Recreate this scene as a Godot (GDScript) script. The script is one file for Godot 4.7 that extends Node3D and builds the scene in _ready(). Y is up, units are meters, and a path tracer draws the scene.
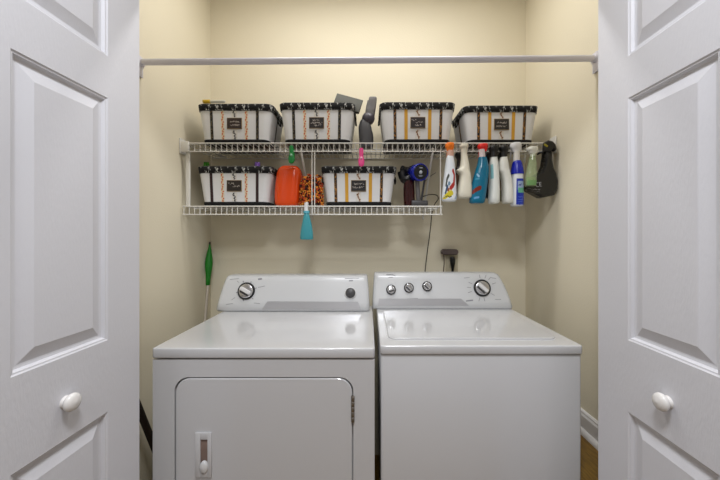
extends Node3D
# A laundry closet with a dryer and a washer, seen between two folded doors.
# Units are metres. The camera stands at x = 0, z = 0 and looks along -z.

const FOCAL := 325.0          # focal length in pixels of the 720 x 480 frame
const PX := 369.0             # principal point
const PY := 236.0
const EYE := 1.28             # camera height

const BACK := 1.90            # distance of the back wall
const WALL_L := -0.925
const WALL_R := 0.915
const CEIL := 2.73
const SHELF_Z := 1.595        # front rail of the wire shelves
const UPPER_Y := 1.736
const LOWER_Y := 1.427
const CLOSET_LIGHT := 0.86
const HALL_LIGHT := 2.75
const HALL_FILL_REAR := 1.2

var M := {}
var rng := RandomNumberGenerator.new()
var used := {}

func _ready() -> void:
	rng.seed = 7
	setup_view()
	make_materials()
	build_room()
	build_doors()
	build_dryer()
	build_washer()
	build_closet_rod()
	build_shelves()
	build_baskets()
	build_shelf_things()
	build_bottles()
	build_outlet()
	build_leaning_things()

# ------------------------------------------------------------------ view and light
func setup_view() -> void:
	var cam := Camera3D.new()
	cam.name = "camera"
	var near := 0.05
	cam.set_frustum(near * 480.0 / FOCAL, Vector2(360.0 - PX, PY - 240.0) * near / FOCAL, near, 60.0)
	cam.position = Vector3(0, EYE, 0)
	add_child(cam)
	cam.current = true
	var we := WorldEnvironment.new()
	we.name = "world_environment"
	var e := Environment.new()
	e.background_mode = Environment.BG_COLOR
	e.background_color = Color(0.02, 0.02, 0.02)
	e.tonemap_mode = Environment.TONE_MAPPER_LINEAR
	e.tonemap_exposure = 1.1
	e.sdfgi_enabled = true
	e.ssao_enabled = true
	e.ssil_enabled = true
	we.environment = e
	add_child(we)

func area_light(called: String, at: Vector3, size: Vector2, energy: float, color: Color) -> void:
	var l := AreaLight3D.new()
	l.name = called
	l.area_size = size
	l.light_energy = energy
	l.light_color = color
	l.shadow_enabled = true
	l.area_range = 9.0
	l.area_attenuation = 2.0
	l.position = at
	l.rotation_degrees.x = -90
	add_child(l, true)

# ------------------------------------------------------------------ materials
func mat(c: Color, rough := 0.6, metal := 0.0) -> StandardMaterial3D:
	var m := StandardMaterial3D.new()
	m.albedo_color = c
	m.roughness = rough
	m.metallic = metal
	return m

func noise_tex(freq: float, size: int, as_normal: bool, bump := 4.0, ramp = null, kind := FastNoiseLite.TYPE_SIMPLEX_SMOOTH) -> NoiseTexture2D:
	var n := FastNoiseLite.new()
	n.seed = 11
	n.noise_type = kind
	n.frequency = freq
	n.fractal_octaves = 3
	var t := NoiseTexture2D.new()
	t.width = size
	t.height = size
	t.seamless = true
	t.noise = n
	t.as_normal_map = as_normal
	if as_normal: t.bump_strength = bump
	if ramp: t.color_ramp = ramp
	return t

func two_tone(a: Color, b: Color) -> Gradient:
	var g := Gradient.new()
	g.set_color(0, a)
	g.set_color(1, b)
	return g

func painted(c: Color, rough: float, bump: float, scale: float) -> StandardMaterial3D:
	var m := mat(c, rough)
	m.normal_enabled = true
	m.normal_texture = noise_tex(0.06, 256, true, bump)
	m.normal_scale = 0.15
	m.uv1_triplanar = true
	m.uv1_world_triplanar = true
	m.uv1_scale = Vector3.ONE * scale
	return m

func tex_mat(img: Image, rough := 0.8) -> StandardMaterial3D:
	var m := mat(Color.WHITE, rough)
	img.generate_mipmaps()
	m.albedo_texture = ImageTexture.create_from_image(img)
	return m

func blank(w: int, h: int, c: Color) -> Image:
	var i := Image.create(w, h, false, Image.FORMAT_RGB8)
	i.fill(c)
	return i

func dot(i: Image, x: float, y: float, r: float, c: Color) -> void:
	for yy in range(int(y - r), int(y + r) + 1):
		for xx in range(int(x - r), int(x + r) + 1):
			if Vector2(xx - x, yy - y).length() <= r:
				i.set_pixel(posmod(xx, i.get_width()), posmod(yy, i.get_height()), c)

func stroke(i: Image, pts: Array, r: float, c: Color) -> void:
	for k in pts.size() - 1:
		var a: Vector2 = pts[k]
		var b: Vector2 = pts[k + 1]
		var n := int(a.distance_to(b)) + 1
		for j in n + 1:
			var p := a.lerp(b, float(j) / n)
			dot(i, p.x, p.y, r, c)

# a line of small illegible handwriting
func scribble(i: Image, x0: float, x1: float, y: float, amp: float, r: float, c: Color) -> void:
	var pts := []
	var x := x0
	while x < x1:
		pts.append(Vector2(x, y + rng.randf_range(-amp, amp)))
		x += rng.randf_range(2.5, 5.0)
		if rng.randf() < 0.16:
			stroke(i, pts, r, c)
			pts = []
			x += 4.0
	if pts.size() > 1: stroke(i, pts, r, c)

func make_materials() -> void:
	M.wall = painted(Color(0.905, 0.87, 0.775), 0.75, 3.0, 6.0)
	M.hall = painted(Color(0.85, 0.84, 0.83), 0.8, 3.0, 6.0)
	M.ceiling = painted(Color(0.9, 0.89, 0.86), 0.85, 4.0, 5.0)
	M.trim = mat(Color(0.88, 0.87, 0.86), 0.4)
	# embossed wood grain of the moulded doors
	M.door = mat(Color(0.83, 0.83, 0.85), 0.45)
	M.door.normal_enabled = true
	M.door.normal_texture = noise_tex(0.03, 512, true, 3.0)
	M.door.normal_scale = 0.16
	M.door.uv1_triplanar = true
	M.door.uv1_scale = Vector3(14, 2.0, 14)
	M.knob_white = mat(Color(0.9, 0.89, 0.88), 0.2)
	# wood of floor
	var wood := mat(Color.WHITE, 0.3)
	var ramp := Gradient.new()
	ramp.set_color(0, Color(0.40, 0.29, 0.08))
	ramp.set_color(1, Color(0.58, 0.44, 0.16))
	wood.albedo_texture = noise_tex(0.02, 512, false, 1.0, ramp)
	wood.uv1_triplanar = true
	wood.uv1_world_triplanar = true
	wood.uv1_scale = Vector3(9, 9, 1.2)
	M.wood = wood
	M.dark_wood = mat(Color(0.13, 0.09, 0.06), 0.55)
	# enamel
	M.enamel = mat(Color(0.81, 0.81, 0.815), 0.18)
	M.enamel.clearcoat_enabled = true
	M.enamel.clearcoat = 0.5
	M.enamel.clearcoat_roughness = 0.06
	M.plastic_white = mat(Color(0.86, 0.86, 0.86), 0.3)
	M.console = mat(Color(0.82, 0.825, 0.83), 0.25)
	M.silver = mat(Color(0.72, 0.72, 0.73), 0.3, 0.4)
	M.chrome = mat(Color(0.82, 0.82, 0.83), 0.18, 0.85)
	M.mark = mat(Color(0.56, 0.56, 0.58), 0.6)
	M.dark = mat(Color(0.05, 0.05, 0.055), 0.5)
	M.black = mat(Color(0.025, 0.025, 0.028), 0.35)
	M.black_cloth = mat(Color(0.04, 0.04, 0.045), 0.95)
	M.bottom_cloth = mat(Color(0.36, 0.34, 0.31), 0.9)
	M.grey_dark = mat(Color(0.26, 0.255, 0.26), 0.42)
	M.grey_mid = mat(Color(0.42, 0.41, 0.41), 0.45)
	M.wire = mat(Color(0.88, 0.87, 0.84), 0.35)
	M.rod = mat(Color(0.86, 0.85, 0.88), 0.3)
	M.steel = mat(Color(0.55, 0.52, 0.48), 0.35, 0.8)
	M.handle = mat(Color(0.81, 0.81, 0.815), 0.3)
	M.slot = mat(Color(0.52, 0.44, 0.40), 0.7)
	# basket cloths
	M.canvas = mat(Color(0.86, 0.86, 0.86), 0.95)
	M.canvas.normal_enabled = true
	M.canvas.normal_texture = noise_tex(0.2, 128, true, 3.0)
	M.canvas.normal_scale = 0.3
	M.canvas.uv1_triplanar = true
	M.canvas.uv1_scale = Vector3.ONE * 20
	var i := blank(256, 64, Color(0.03, 0.03, 0.03))
	for k in 62:
		var p := Vector2(rng.randf() * 256, rng.randf() * 64)
		var a := rng.randf() * TAU
		var pts := []
		for j in 6:
			pts.append(p + Vector2(cos(a + j * 0.6), sin(a + j * 0.6)) * rng.randf_range(4.0, 7.5))
		stroke(i, pts, 1.0, Color(0.82, 0.82, 0.80))
	M.rim_print = tex_mat(i, 0.9)
	i = blank(32, 256, Color(0.05, 0.045, 0.04))
	for k in 60:
		dot(i, rng.randf() * 32, rng.randf() * 256, rng.randf_range(2.0, 3.6), Color(0.55, 0.48, 0.36))
	M.ribbon_dots = tex_mat(i)
	i = blank(32, 256, Color(0.10, 0.06, 0.03))
	for k in 70:
		dot(i, rng.randf() * 32, rng.randf() * 256, rng.randf_range(2.4, 4.4), Color(0.72, 0.50, 0.22))
	M.ribbon_leopard = tex_mat(i)
	i = blank(32, 256, Color(0.20, 0.12, 0.12))
	for k in 64:
		i.fill_rect(Rect2i((k % 2) * 16, k * 4, 16, 2), Color(0.13, 0.07, 0.07))
	M.ribbon_brown = tex_mat(i)
	i = blank(32, 256, Color(0.86, 0.82, 0.72))
	for k in 12:
		var y := k * 21.0 + 8.0
		dot(i, 16 + 6 * sin(k * 2.1), y, 7.0, Color(0.78, 0.24, 0.12))
		dot(i, 12 - 5 * sin(k * 2.1), y + 10, 4.6, Color(0.80, 0.55, 0.22))
		dot(i, 18 + 6 * sin(k * 2.1), y + 4, 2.4, Color(0.25, 0.16, 0.10))
	M.ribbon_flower = tex_mat(i)
	M.ribbon_gold = mat(Color(0.80, 0.60, 0.20), 0.8)
	for n in 6:
		i = blank(128, 88, [Color(0.16, 0.10, 0.085), Color(0.10, 0.07, 0.055), Color(0.11, 0.075, 0.085), Color(0.12, 0.10, 0.08), Color(0.12, 0.09, 0.06), Color(0.055, 0.04, 0.04)][n])
		var ink := Color(0.74, 0.70, 0.66)
		var lines: Array = [[[26, 108, 30], [30, 118, 58]], [[28, 86, 22], [12, 116, 44], [44, 112, 66]], [[8, 50, 22], [46, 110, 42], [22, 96, 64]], [[26, 112, 30], [18, 116, 60]], [[12, 64, 26], [52, 116, 46]], [[22, 112, 28], [10, 118, 56]]][n]
		for l in lines: scribble(i, l[0], l[1], l[2], 8.0, 1.6, ink)
		M["plaque_%d" % n] = tex_mat(i, 0.6)
	for n in 2:
		i = blank(40, 64, Color(0.84, 0.83, 0.80))
		var a: Color = [Color(0.22, 0.22, 0.24), Color(0.55, 0.36, 0.16)][n]
		for k in 7:
			var p := Vector2(rng.randf_range(11, 29), 6 + k * 8.5)
			var pts := []
			for j in 7: pts.append(p + Vector2(cos(j * 0.9 + k), sin(j * 0.9 + k)) * (2.0 + j * 0.8))
			stroke(i, pts, 1.9, a)
			if k % 2 == n: dot(i, p.x, p.y, 4.6, [Color(0.12, 0.12, 0.13), Color(0.30, 0.18, 0.08)][n])
		M["ornament_%d" % n] = tex_mat(i, 0.8)
	M.plaque_edge = mat(Color(0.62, 0.52, 0.36), 0.6)

# ------------------------------------------------------------------ helpers: nodes
func numbered(n: String) -> String:
	if not used.has(n):
		used[n] = 0
		return n
	used[n] += 1
	return "%s_%03d" % [n, used[n]]

func thing(called: String, label: String, category: String, base: Vector3, group := "") -> Node3D:
	var o := Node3D.new()
	o.name = numbered(called)
	add_child(o)
	o.position = base
	o.set_meta("label", label)
	o.set_meta("category", category)
	if group: o.set_meta("group", group)
	return o

func structure(called: String, label := "", base := Vector3.ZERO) -> Node3D:
	var o := Node3D.new()
	o.name = called
	add_child(o)
	o.position = base
	o.set_meta("kind", "structure")
	if label: o.set_meta("label", label)
	return o

func origin_of(n: Node) -> Vector3:
	var p := Vector3.ZERO
	while n != self:
		p += (n as Node3D).position
		n = n.get_parent()
	return p

# commits shapes given in world coordinates as one named mesh below a parent
func part(parent: Node, called: String, st: SurfaceTool, m: Material, label := "", kind := "") -> MeshInstance3D:
	st.generate_normals()
	var o := MeshInstance3D.new()
	o.name = called
	o.mesh = st.commit()
	o.material_override = m
	parent.add_child(o, true)
	o.position = -origin_of(parent)
	if label: o.set_meta("label", label)
	if kind: o.set_meta("kind", kind)
	return o

func solid(called: String, st: SurfaceTool, m: Material, label := "") -> MeshInstance3D:
	var o := part(self, called, st, m, label, "structure")
	return o

# ------------------------------------------------------------------ helpers: shapes
func W(px: float, py: float, z: float) -> Vector3:
	return Vector3((px - PX) / FOCAL * z, EYE - (py - PY) / FOCAL * z, -z)

func mb() -> SurfaceTool:
	var st := SurfaceTool.new()
	st.begin(Mesh.PRIMITIVE_TRIANGLES)
	return st

func tri(st: SurfaceTool, a: Vector3, b: Vector3, c: Vector3, g := -1) -> void:
	st.set_smooth_group(g)
	st.add_vertex(a)
	st.add_vertex(b)
	st.add_vertex(c)

# a flat quad that faces n
func quad(st: SurfaceTool, a: Vector3, b: Vector3, c: Vector3, d: Vector3, n: Vector3) -> void:
	if (b - a).cross(c - a).dot(n) > 0.0:
		tri(st, a, c, b)
		tri(st, a, d, c)
	else:
		tri(st, a, b, c)
		tri(st, a, c, d)

func quad_uv(st: SurfaceTool, p: Array, n: Vector3, uv: Array) -> void:
	var order := [0, 1, 2, 0, 2, 3]
	if (p[1] - p[0]).cross(p[2] - p[0]).dot(n) > 0.0: order = [0, 2, 1, 0, 3, 2]
	st.set_smooth_group(-1)
	for k in order:
		st.set_uv(uv[k])
		st.add_vertex(p[k])

# joins rings of equal size into a closed solid
func loft(st: SurfaceTool, rings: Array, caps := true, urep := 0.0) -> void:
	var n: int = rings[0].size()
	var t := []
	var g := []
	var uvs := []
	var run := PackedFloat32Array([0.0])
	for k in n: run.append(run[k] + (rings[0][k] as Vector3).distance_to(rings[0][(k + 1) % n]))
	for r in rings.size() - 1:
		var a: PackedVector3Array = rings[r]
		var b: PackedVector3Array = rings[r + 1]
		for k in n:
			var k2 := (k + 1) % n
			t.append_array([a[k], a[k2], b[k2], a[k], b[k2], b[k]])
			g.append_array([1, 1])
			if urep > 0.0:
				var u0 := run[k] / run[n] * urep
				var u1 := run[k + 1] / run[n] * urep
				var v0 := float(r) / (rings.size() - 1)
				var v1 := float(r + 1) / (rings.size() - 1)
				uvs.append_array([Vector2(u0, v0), Vector2(u1, v0), Vector2(u1, v1), Vector2(u0, v0), Vector2(u1, v1), Vector2(u0, v1)])
	if caps:
		for e in 2:
			var ring: PackedVector3Array = rings[0 if e == 0 else rings.size() - 1]
			var c := Vector3.ZERO
			for p in ring: c += p / n
			for k in n:
				var k2 := (k + 1) % n
				if e == 0: t.append_array([c, ring[k2], ring[k]])
				else: t.append_array([c, ring[k], ring[k2]])
				g.append(-1)
				if urep > 0.0: uvs.append_array([Vector2(0, 0), Vector2(0, 0), Vector2(0, 0)])
	var ref: Vector3 = rings[0][0]
	var vol := 0.0
	for k in range(0, t.size(), 3):
		vol += (t[k] - ref).dot((t[k + 1] - ref).cross(t[k + 2] - ref))
	for k in range(0, t.size(), 3):
		st.set_smooth_group(g[k / 3])
		for j in ([0, 2, 1] if vol > 0.0 else [0, 1, 2]):
			if urep > 0.0: st.set_uv(uvs[k + j])
			st.add_vertex(t[k + j])

# super-ellipse in the horizontal plane
func oval(c: Vector3, hx: float, hz: float, e := 2.0, n := 24) -> PackedVector3Array:
	var r := PackedVector3Array()
	for k in n:
		var a := TAU * (k + 0.5) / n
		var x := signf(cos(a)) * pow(absf(cos(a)), 2.0 / e)
		var z := signf(sin(a)) * pow(absf(sin(a)), 2.0 / e)
		r.append(c + Vector3(x * hx, 0, z * hz))
	return r

# rounded rectangle x0..x1, z0..z1 at height y
func rrect(x0: float, x1: float, z0: float, z1: float, y: float, r: float, n := 4) -> PackedVector3Array:
	var o := PackedVector3Array()
	r = minf(r, minf(x1 - x0, z1 - z0) * 0.499)
	for q in 4:
		var cx: float = [x1 - r, x0 + r, x0 + r, x1 - r][q]
		var cz: float = [z1 - r, z1 - r, z0 + r, z0 + r][q]
		for k in n + 1:
			var a := PI / 2 * (q + float(k) / n)
			o.append(Vector3(cx + r * cos(a), y, cz + r * sin(a)))
	return o

# box with rounded edges: rc rounds the upright edges, re the top and bottom ones
func rbox(st: SurfaceTool, c: Vector3, s: Vector3, rc := 0.004, re := 0.003, xf := Transform3D.IDENTITY, n := 3) -> void:
	var rings := []
	var m := 2 if re > 0.0 else 0
	re = minf(re, minf(s.y, minf(s.x, s.z)) * 0.49)
	rc = maxf(rc, re * 1.01)
	for side in 2:
		for j in m + 1:
			var a := PI / 2 * (float(j) / maxf(m, 1))
			var inset := re * (1.0 - (sin(a) if side == 0 else cos(a)))
			var y := -s.y / 2 + re * (1.0 - cos(a)) if side == 0 else s.y / 2 - re * (1.0 - sin(a))
			var ring := rrect(-s.x / 2 + inset, s.x / 2 - inset, -s.z / 2 + inset, s.z / 2 - inset, y, maxf(rc - inset, 0.0002), n)
			for k in ring.size(): ring[k] = xf * (ring[k] + c) if xf != Transform3D.IDENTITY else ring[k] + c
			rings.append(ring)
	loft(st, rings)

# box turned by a basis about its centre
func tbox(st: SurfaceTool, c: Vector3, s: Vector3, b: Basis, rc := 0.004, re := 0.003) -> void:
	rbox(st, Vector3.ZERO, s, rc, re, Transform3D(b, c))

func slab(st: SurfaceTool, x0: float, x1: float, y0: float, y1: float, z0: float, z1: float) -> void:
	for a in 3:
		for s in [0, 1]:
			var n := Vector3.ZERO
			n[a] = 1.0 if s == 1 else -1.0
			var lo := Vector3(x0, y0, z0)
			var hi := Vector3(x1, y1, z1)
			var p := []
			for q in [[0, 0], [1, 0], [1, 1], [0, 1]]:
				var v := lo
				v[a] = hi[a] if s == 1 else lo[a]
				var b := (a + 1) % 3
				var c := (a + 2) % 3
				v[b] = hi[b] if q[0] else lo[b]
				v[c] = hi[c] if q[1] else lo[c]
				p.append(v)
			quad(st, p[0], p[1], p[2], p[3], n)

func tube(st: SurfaceTool, pts: Array, r: float, sides := 6, r_end := -1.0) -> void:
	var rings := []
	var up := Vector3(0.13, 0.31, 0.94).normalized()
	for k in pts.size():
		var d: Vector3 = (pts[mini(k + 1, pts.size() - 1)] - pts[maxi(k - 1, 0)]).normalized()
		var x := up.cross(d).normalized()
		up = d.cross(x).normalized()
		var rr := r if r_end < 0.0 else lerpf(r, r_end, float(k) / (pts.size() - 1))
		var ring := PackedVector3Array()
		for j in sides:
			var a := TAU * j / sides
			ring.append(pts[k] + (x * cos(a) + up * sin(a)) * rr)
		rings.append(ring)
	loft(st, rings)

# turned shape about the axis that leaves at; profile holds [radius, distance along]
func lathe(st: SurfaceTool, at: Vector3, axis: Vector3, profile: Array, n := 24, squash := 1.0) -> void:
	axis = axis.normalized()
	var x := axis.cross(Vector3.UP if absf(axis.y) < 0.9 else Vector3.RIGHT).normalized()
	var y := axis.cross(x)
	var rings := []
	for p in profile:
		var ring := PackedVector3Array()
		for k in n:
			var a := TAU * k / n
			ring.append(at + axis * p[1] + (x * cos(a) + y * sin(a) * squash) * maxf(p[0], 0.0002))
		rings.append(ring)
	loft(st, rings)

func spline(pts: Array, per := 8) -> Array:
	var o := []
	for k in pts.size() - 1:
		var p0: Vector3 = pts[maxi(k - 1, 0)]
		var p3: Vector3 = pts[mini(k + 2, pts.size() - 1)]
		for j in per:
			o.append((pts[k] as Vector3).cubic_interpolate(pts[k + 1], p0, p3, float(j) / per))
	o.append(pts[-1])
	return o

# outline in the plane spanned by bx and by, extruded along bz from 0 to depth with a small bevel
func extrude(st: SurfaceTool, outline: Array, at: Vector3, bx: Vector3, by: Vector3, bz: Vector3, depth: float, bevel := 0.0) -> void:
	var p2 := PackedVector2Array()
	for p in outline: p2.append(p)
	if Geometry2D.is_polygon_clockwise(p2): p2.reverse()
	var rings := []
	var insets: Array = [[bevel, 0.0], [0.0, bevel], [0.0, depth - bevel], [bevel, depth]] if bevel > 0.0 else [[0.0, 0.0], [0.0, depth]]
	var n := p2.size()
	for s in insets:
		var ring := PackedVector3Array()
		for k in n:
			var d0 := (p2[k] - p2[(k + n - 1) % n]).normalized()
			var d1 := (p2[(k + 1) % n] - p2[k]).normalized()
			var nn := Vector2(-(d0 + d1).y, (d0 + d1).x)
			nn = nn.normalized() / maxf(0.5, cos(d0.angle_to(d1) / 2.0))
			var q: Vector2 = p2[k] + nn * float(s[0])
			ring.append(at + bx * q.x + by * q.y + bz * float(s[1]))
		rings.append(ring)
	# walls flat, ends triangulated
	var idx := Geometry2D.triangulate_polygon(p2)
	var front := bz if depth > 0 else -bz
	for r in rings.size() - 1:
		for k in n:
			var k2 := (k + 1) % n
			var e: Vector3 = rings[r][k2] - rings[r][k]
			var out := e.cross(bz)
			var e2 := p2[k2] - p2[k]
			var want := bx * e2.y - by * e2.x
			if out.dot(want) < 0: out = -out
			quad(st, rings[r][k], rings[r][k2], rings[r + 1][k2], rings[r + 1][k], out)
	for k in range(0, idx.size(), 3):
		for e in 2:
			var ring: PackedVector3Array = rings[0 if e == 0 else rings.size() - 1]
			var a := ring[idx[k]]
			var b := ring[idx[k + 1]]
			var c := ring[idx[k + 2]]
			var nrm := -front if e == 0 else front
			if (b - a).cross(c - a).dot(nrm) > 0.0: tri(st, a, c, b)
			else: tri(st, a, b, c)

# upright body from sections [y in pixels, left px, right px, depth in m, (offset of the centre in z)] at distance z
func body_rings(sec: Array, z: float, e := 2.6, n := 28, sub := 3) -> Array:
	var rings := []
	var count := sec.size()
	for k in count - 1:
		for j in (sub if k < count - 2 else sub + 1):
			var t := float(j) / sub
			var v := []
			for q in 5:
				var p0: float = at5(sec[maxi(k - 1, 0)], q)
				var p1: float = at5(sec[k], q)
				var p2: float = at5(sec[k + 1], q)
				var p3: float = at5(sec[mini(k + 2, count - 1)], q)
				v.append(p1 + (p2 - p1) * t if q == 0 else cubic_interpolate(p1, p2, p0, p3, t) if sub > 1 else p1)
			var c := W((v[1] + v[2]) / 2.0, v[0], z)
			c.z += v[4]
			rings.append(oval(c, maxf((v[2] - v[1]) / 2.0 / FOCAL * z, 0.001), maxf(v[3] / 2.0, 0.001), e, n))
	return rings

func at5(s: Array, q: int) -> float:
	return float(s[q]) if q < s.size() else 0.0

# a printed patch that follows a body: rows r0..r1, columns k0..k1 of its rings, lifted a little
func patch(st: SurfaceTool, rings: Array, f0: float, f1: float, a0: float, a1: float, lift := 0.0006, rows := 6, cols := 8) -> void:
	var n: int = rings[0].size()
	var grid := []
	for r in rows + 1:
		var fr := lerpf(f0, f1, float(r) / rows) * (rings.size() - 1)
		var i0 := mini(int(fr), rings.size() - 2)
		var line := []
		for c in cols + 1:
			var deg := lerpf(a0, a1, float(c) / cols)
			var fk := fposmod(deg / 360.0 * n - 0.5, n)
			var k0 := int(fk) % n
			var k1 := (k0 + 1) % n
			var pa: Vector3 = rings[i0][k0].lerp(rings[i0][k1], fk - int(fk))
			var pb: Vector3 = rings[i0 + 1][k0].lerp(rings[i0 + 1][k1], fk - int(fk))
			var p := pa.lerp(pb, fr - i0)
			var cc := Vector3.ZERO
			for q in n: cc += rings[i0][q] / n
			var out := p - cc
			out.y = 0
			line.append(p + out.normalized() * lift)
		grid.append(line)
	for r in rows:
		for c in cols:
			var nn: Vector3 = grid[r][c] - Vector3(grid[r][c].x, grid[r][c].y, grid[r][c].z - 0.1)
			quad_uv(st, [grid[r][c], grid[r][c + 1], grid[r + 1][c + 1], grid[r + 1][c]], nn, [Vector2(float(c) / cols, float(r) / rows), Vector2(float(c + 1) / cols, float(r) / rows), Vector2(float(c + 1) / cols, float(r + 1) / rows), Vector2(float(c) / cols, float(r + 1) / rows)])

# ------------------------------------------------------------------ room
func build_room() -> void:
	var st := mb()
	slab(st, WALL_L - 0.1, WALL_R + 0.1, 0, CEIL, -BACK - 0.1, -BACK)
	solid("wall_back", st, M.wall, "cream painted back wall of the laundry closet")
	st = mb(); slab(st, WALL_L - 0.1, WALL_L, 0, CEIL, -BACK, -0.93)
	solid("wall_left", st, M.wall, "cream painted closet wall beside the dryer")
	st = mb(); slab(st, WALL_R, WALL_R + 0.1, 0, CEIL, -BACK, -0.93)
	solid("wall_right", st, M.wall, "cream painted closet wall beside the washer")
	st = mb()
	slab(st, WALL_L, -0.80, 0, CEIL, -1.03, -0.93)
	slab(st, 0.80, WALL_R, 0, CEIL, -1.03, -0.93)
	slab(st, -0.80, 0.80, 2.06, CEIL, -1.03, -0.93)
	slab(st, -1.7, WALL_L - 0.1, 0, CEIL, -1.03, -0.93)
	slab(st, WALL_R + 0.1, 1.7, 0, CEIL, -1.03, -0.93)
	solid("wall_front", st, M.hall, "white wall around the closet opening")
	st = mb(); slab(st, -1.7, 1.7, -0.1, 0, -BACK - 0.1, 2.7)
	solid("floor", st, M.wood, "brown wood floor")
	st = mb(); slab(st, -1.7, 1.7, CEIL, CEIL + 0.1, -BACK - 0.1, 2.7)
	solid("ceiling", st, M.ceiling, "white ceiling")
	st = mb(); slab(st, -1.8, -1.7, 0, CEIL, -1.03, 2.7)
	solid("wall_hall_left", st, M.hall)
	st = mb(); slab(st, 1.7, 1.8, 0, CEIL, -1.03, 2.7)
	solid("wall_hall_right", st, M.hall)
	st = mb(); slab(st, -1.8, 1.8, 0, CEIL, 2.6, 2.7)
	solid("wall_hall_back", st, M.hall)
	# wood-topped step with its baseboard in the gap between washer and right wall
	st = mb(); slab(st, 0.720, WALL_R - 0.001, 0.001, 0.45, -BACK + 0.002, -1.05)
	solid("floor_step", st, M.wood, "golden brown wood floor in the gap beside the washer")
	var b := structure("baseboard_right", "white baseboard with rounded shoe moulding beside the washer", Vector3(WALL_R, 0.45, -1.4))
	st = mb()
	extrude(st, [Vector2(0, 0), Vector2(0.013, 0), Vector2(0.013, 0.070), Vector2(0.009, 0.078), Vector2(0.009, 0.084), Vector2(0.004, 0.090), Vector2(0, 0.090)], Vector3(WALL_R, 0.45, -BACK + 0.002), Vector3.LEFT, Vector3.UP, Vector3.BACK, 0.85)
	part(b, "board", st, M.trim)
	st = mb()
	var q := [Vector2(0.013, 0)]
	for k in 7: q.append(Vector2(0.013 + 0.017 * cos(PI / 2 * k / 6.0), 0.020 * sin(PI / 2 * k / 6.0)))
	extrude(st, q, Vector3(WALL_R, 0.45, -BACK + 0.002), Vector3.LEFT, Vector3.UP, Vector3.BACK, 0.85)
	part(b, "shoe_moulding", st, M.trim)
	# ceiling lamps: a long flush lamp in the closet, a round one in the hall before the doors
	long_lamp(Vector3(0, CEIL, -1.37), 1.2, 0.12, CLOSET_LIGHT, Color(0.99, 0.985, 0.98))
	ceiling_lamp(Vector3(0, CEIL, -0.05), 0.22, HALL_LIGHT, Color(0.97, 0.98, 1.0), "round flush ceiling lamp in the hall above the folding doors")
	ceiling_lamp(Vector3(0, CEIL, 1.5), 0.22, HALL_FILL_REAR, Color(0.97, 0.98, 1.0), "unseen round fill lamp added at the far end of the hall")  # added fill lamp, brightens front faces and the shaded shelf area

func long_lamp(at: Vector3, l: float, w: float, energy: float, c: Color) -> void:
	var t := thing("strip_lamp", "long flush ceiling lamp inside the laundry closet", "lamp", at)
	var st := mb()
	rbox(st, at + Vector3(0, -0.012, 0), Vector3(l + 0.03, 0.022, w + 0.03), 0.008, 0.004)
	part(t, "housing", st, M.trim)
	st = mb()
	rbox(st, at + Vector3(0, -0.0265, 0), Vector3(l, 0.007, w), 0.006, 0.003)
	var m := mat(Color(0.9, 0.9, 0.88), 0.6)
	m.emission_enabled = true
	m.emission = c
	m.emission_energy_multiplier = 1.0
	part(t, "diffuser", st, m)
	area_light("lamp_light", at + Vector3(0, -0.034, 0), Vector2(l, w), energy, c)

func ceiling_lamp(at: Vector3, r: float, energy: float, c: Color, label: String) -> void:
	var t := thing("ceiling_lamp", label, "lamp", at)
	var st := mb()
	lathe(st, at + Vector3(0, -0.001, 0), Vector3.DOWN, [[r + 0.02, 0], [r + 0.02, 0.018], [r + 0.004, 0.022], [r + 0.004, 0.004]], 32)
	part(t, "rim", st, M.trim)
	st = mb()
	lathe(st, at + Vector3(0, -0.006, 0), Vector3.DOWN, [[r, 0], [r, 0.012], [r * 0.6, 0.020], [0.0, 0.022]], 32)
	var m := mat(Color(0.9, 0.9, 0.88), 0.6)
	m.emission_enabled = true
	m.emission = c
	m.emission_energy_multiplier = 1.0
	part(t, "diffuser", st, m)
	area_light("lamp_light", at + Vector3(0, -0.034, 0), Vector2(r * 1.8, r * 1.8), energy, c)

# ------------------------------------------------------------------ doors
func build_doors() -> void:
	for s in [-1, 1]:
		var lean: float = 0.018 if s == -1 else -0.022
		var far := Vector3(-0.691 if s == -1 else 0.690, 0, -0.980)
		var dir := Vector3(lean * s, 0, 1).normalized()
		var inward := Vector3(-s, 0, 0)
		inward = (inward - dir * inward.dot(dir)).normalized()
		var d := structure("door_1" if s == -1 else "door_2", "white panelled folding closet door with round knob, folded open beside the " + ("dryer" if s == -1 else "washer"), far)
		var lead := leaf(d, far, dir, inward, 0.457)
		# round knob
		var kn := far + dir * 0.236 + Vector3(0, 0.90, 0)
		var st := mb()
		lathe(st, kn, inward, [[0.014, -0.004], [0.014, 0.002], [0.011, 0.005], [0.011, 0.007], [0.016, 0.009], [0.0195, 0.013], [0.0203, 0.017], [0.018, 0.022], [0.011, 0.0255], [0.0, 0.027]], 28)
		part(lead, "knob", st, M.knob_white, "small round white knob")
		# second leaf folded flat behind the first
		leaf(d, far - inward * 0.078 - dir * 0.0, dir, -inward, 0.457)
		for y in [0.25, 1.0, 1.78]:
			st = mb()
			var h := far + dir * 0.461 - inward * 0.039 + Vector3(0, y, 0)
			tube(st, [h - Vector3(0, 0.035, 0), h + Vector3(0, 0.035, 0)], 0.005, 8)
			part(d, "hinge", st, M.steel)

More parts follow.
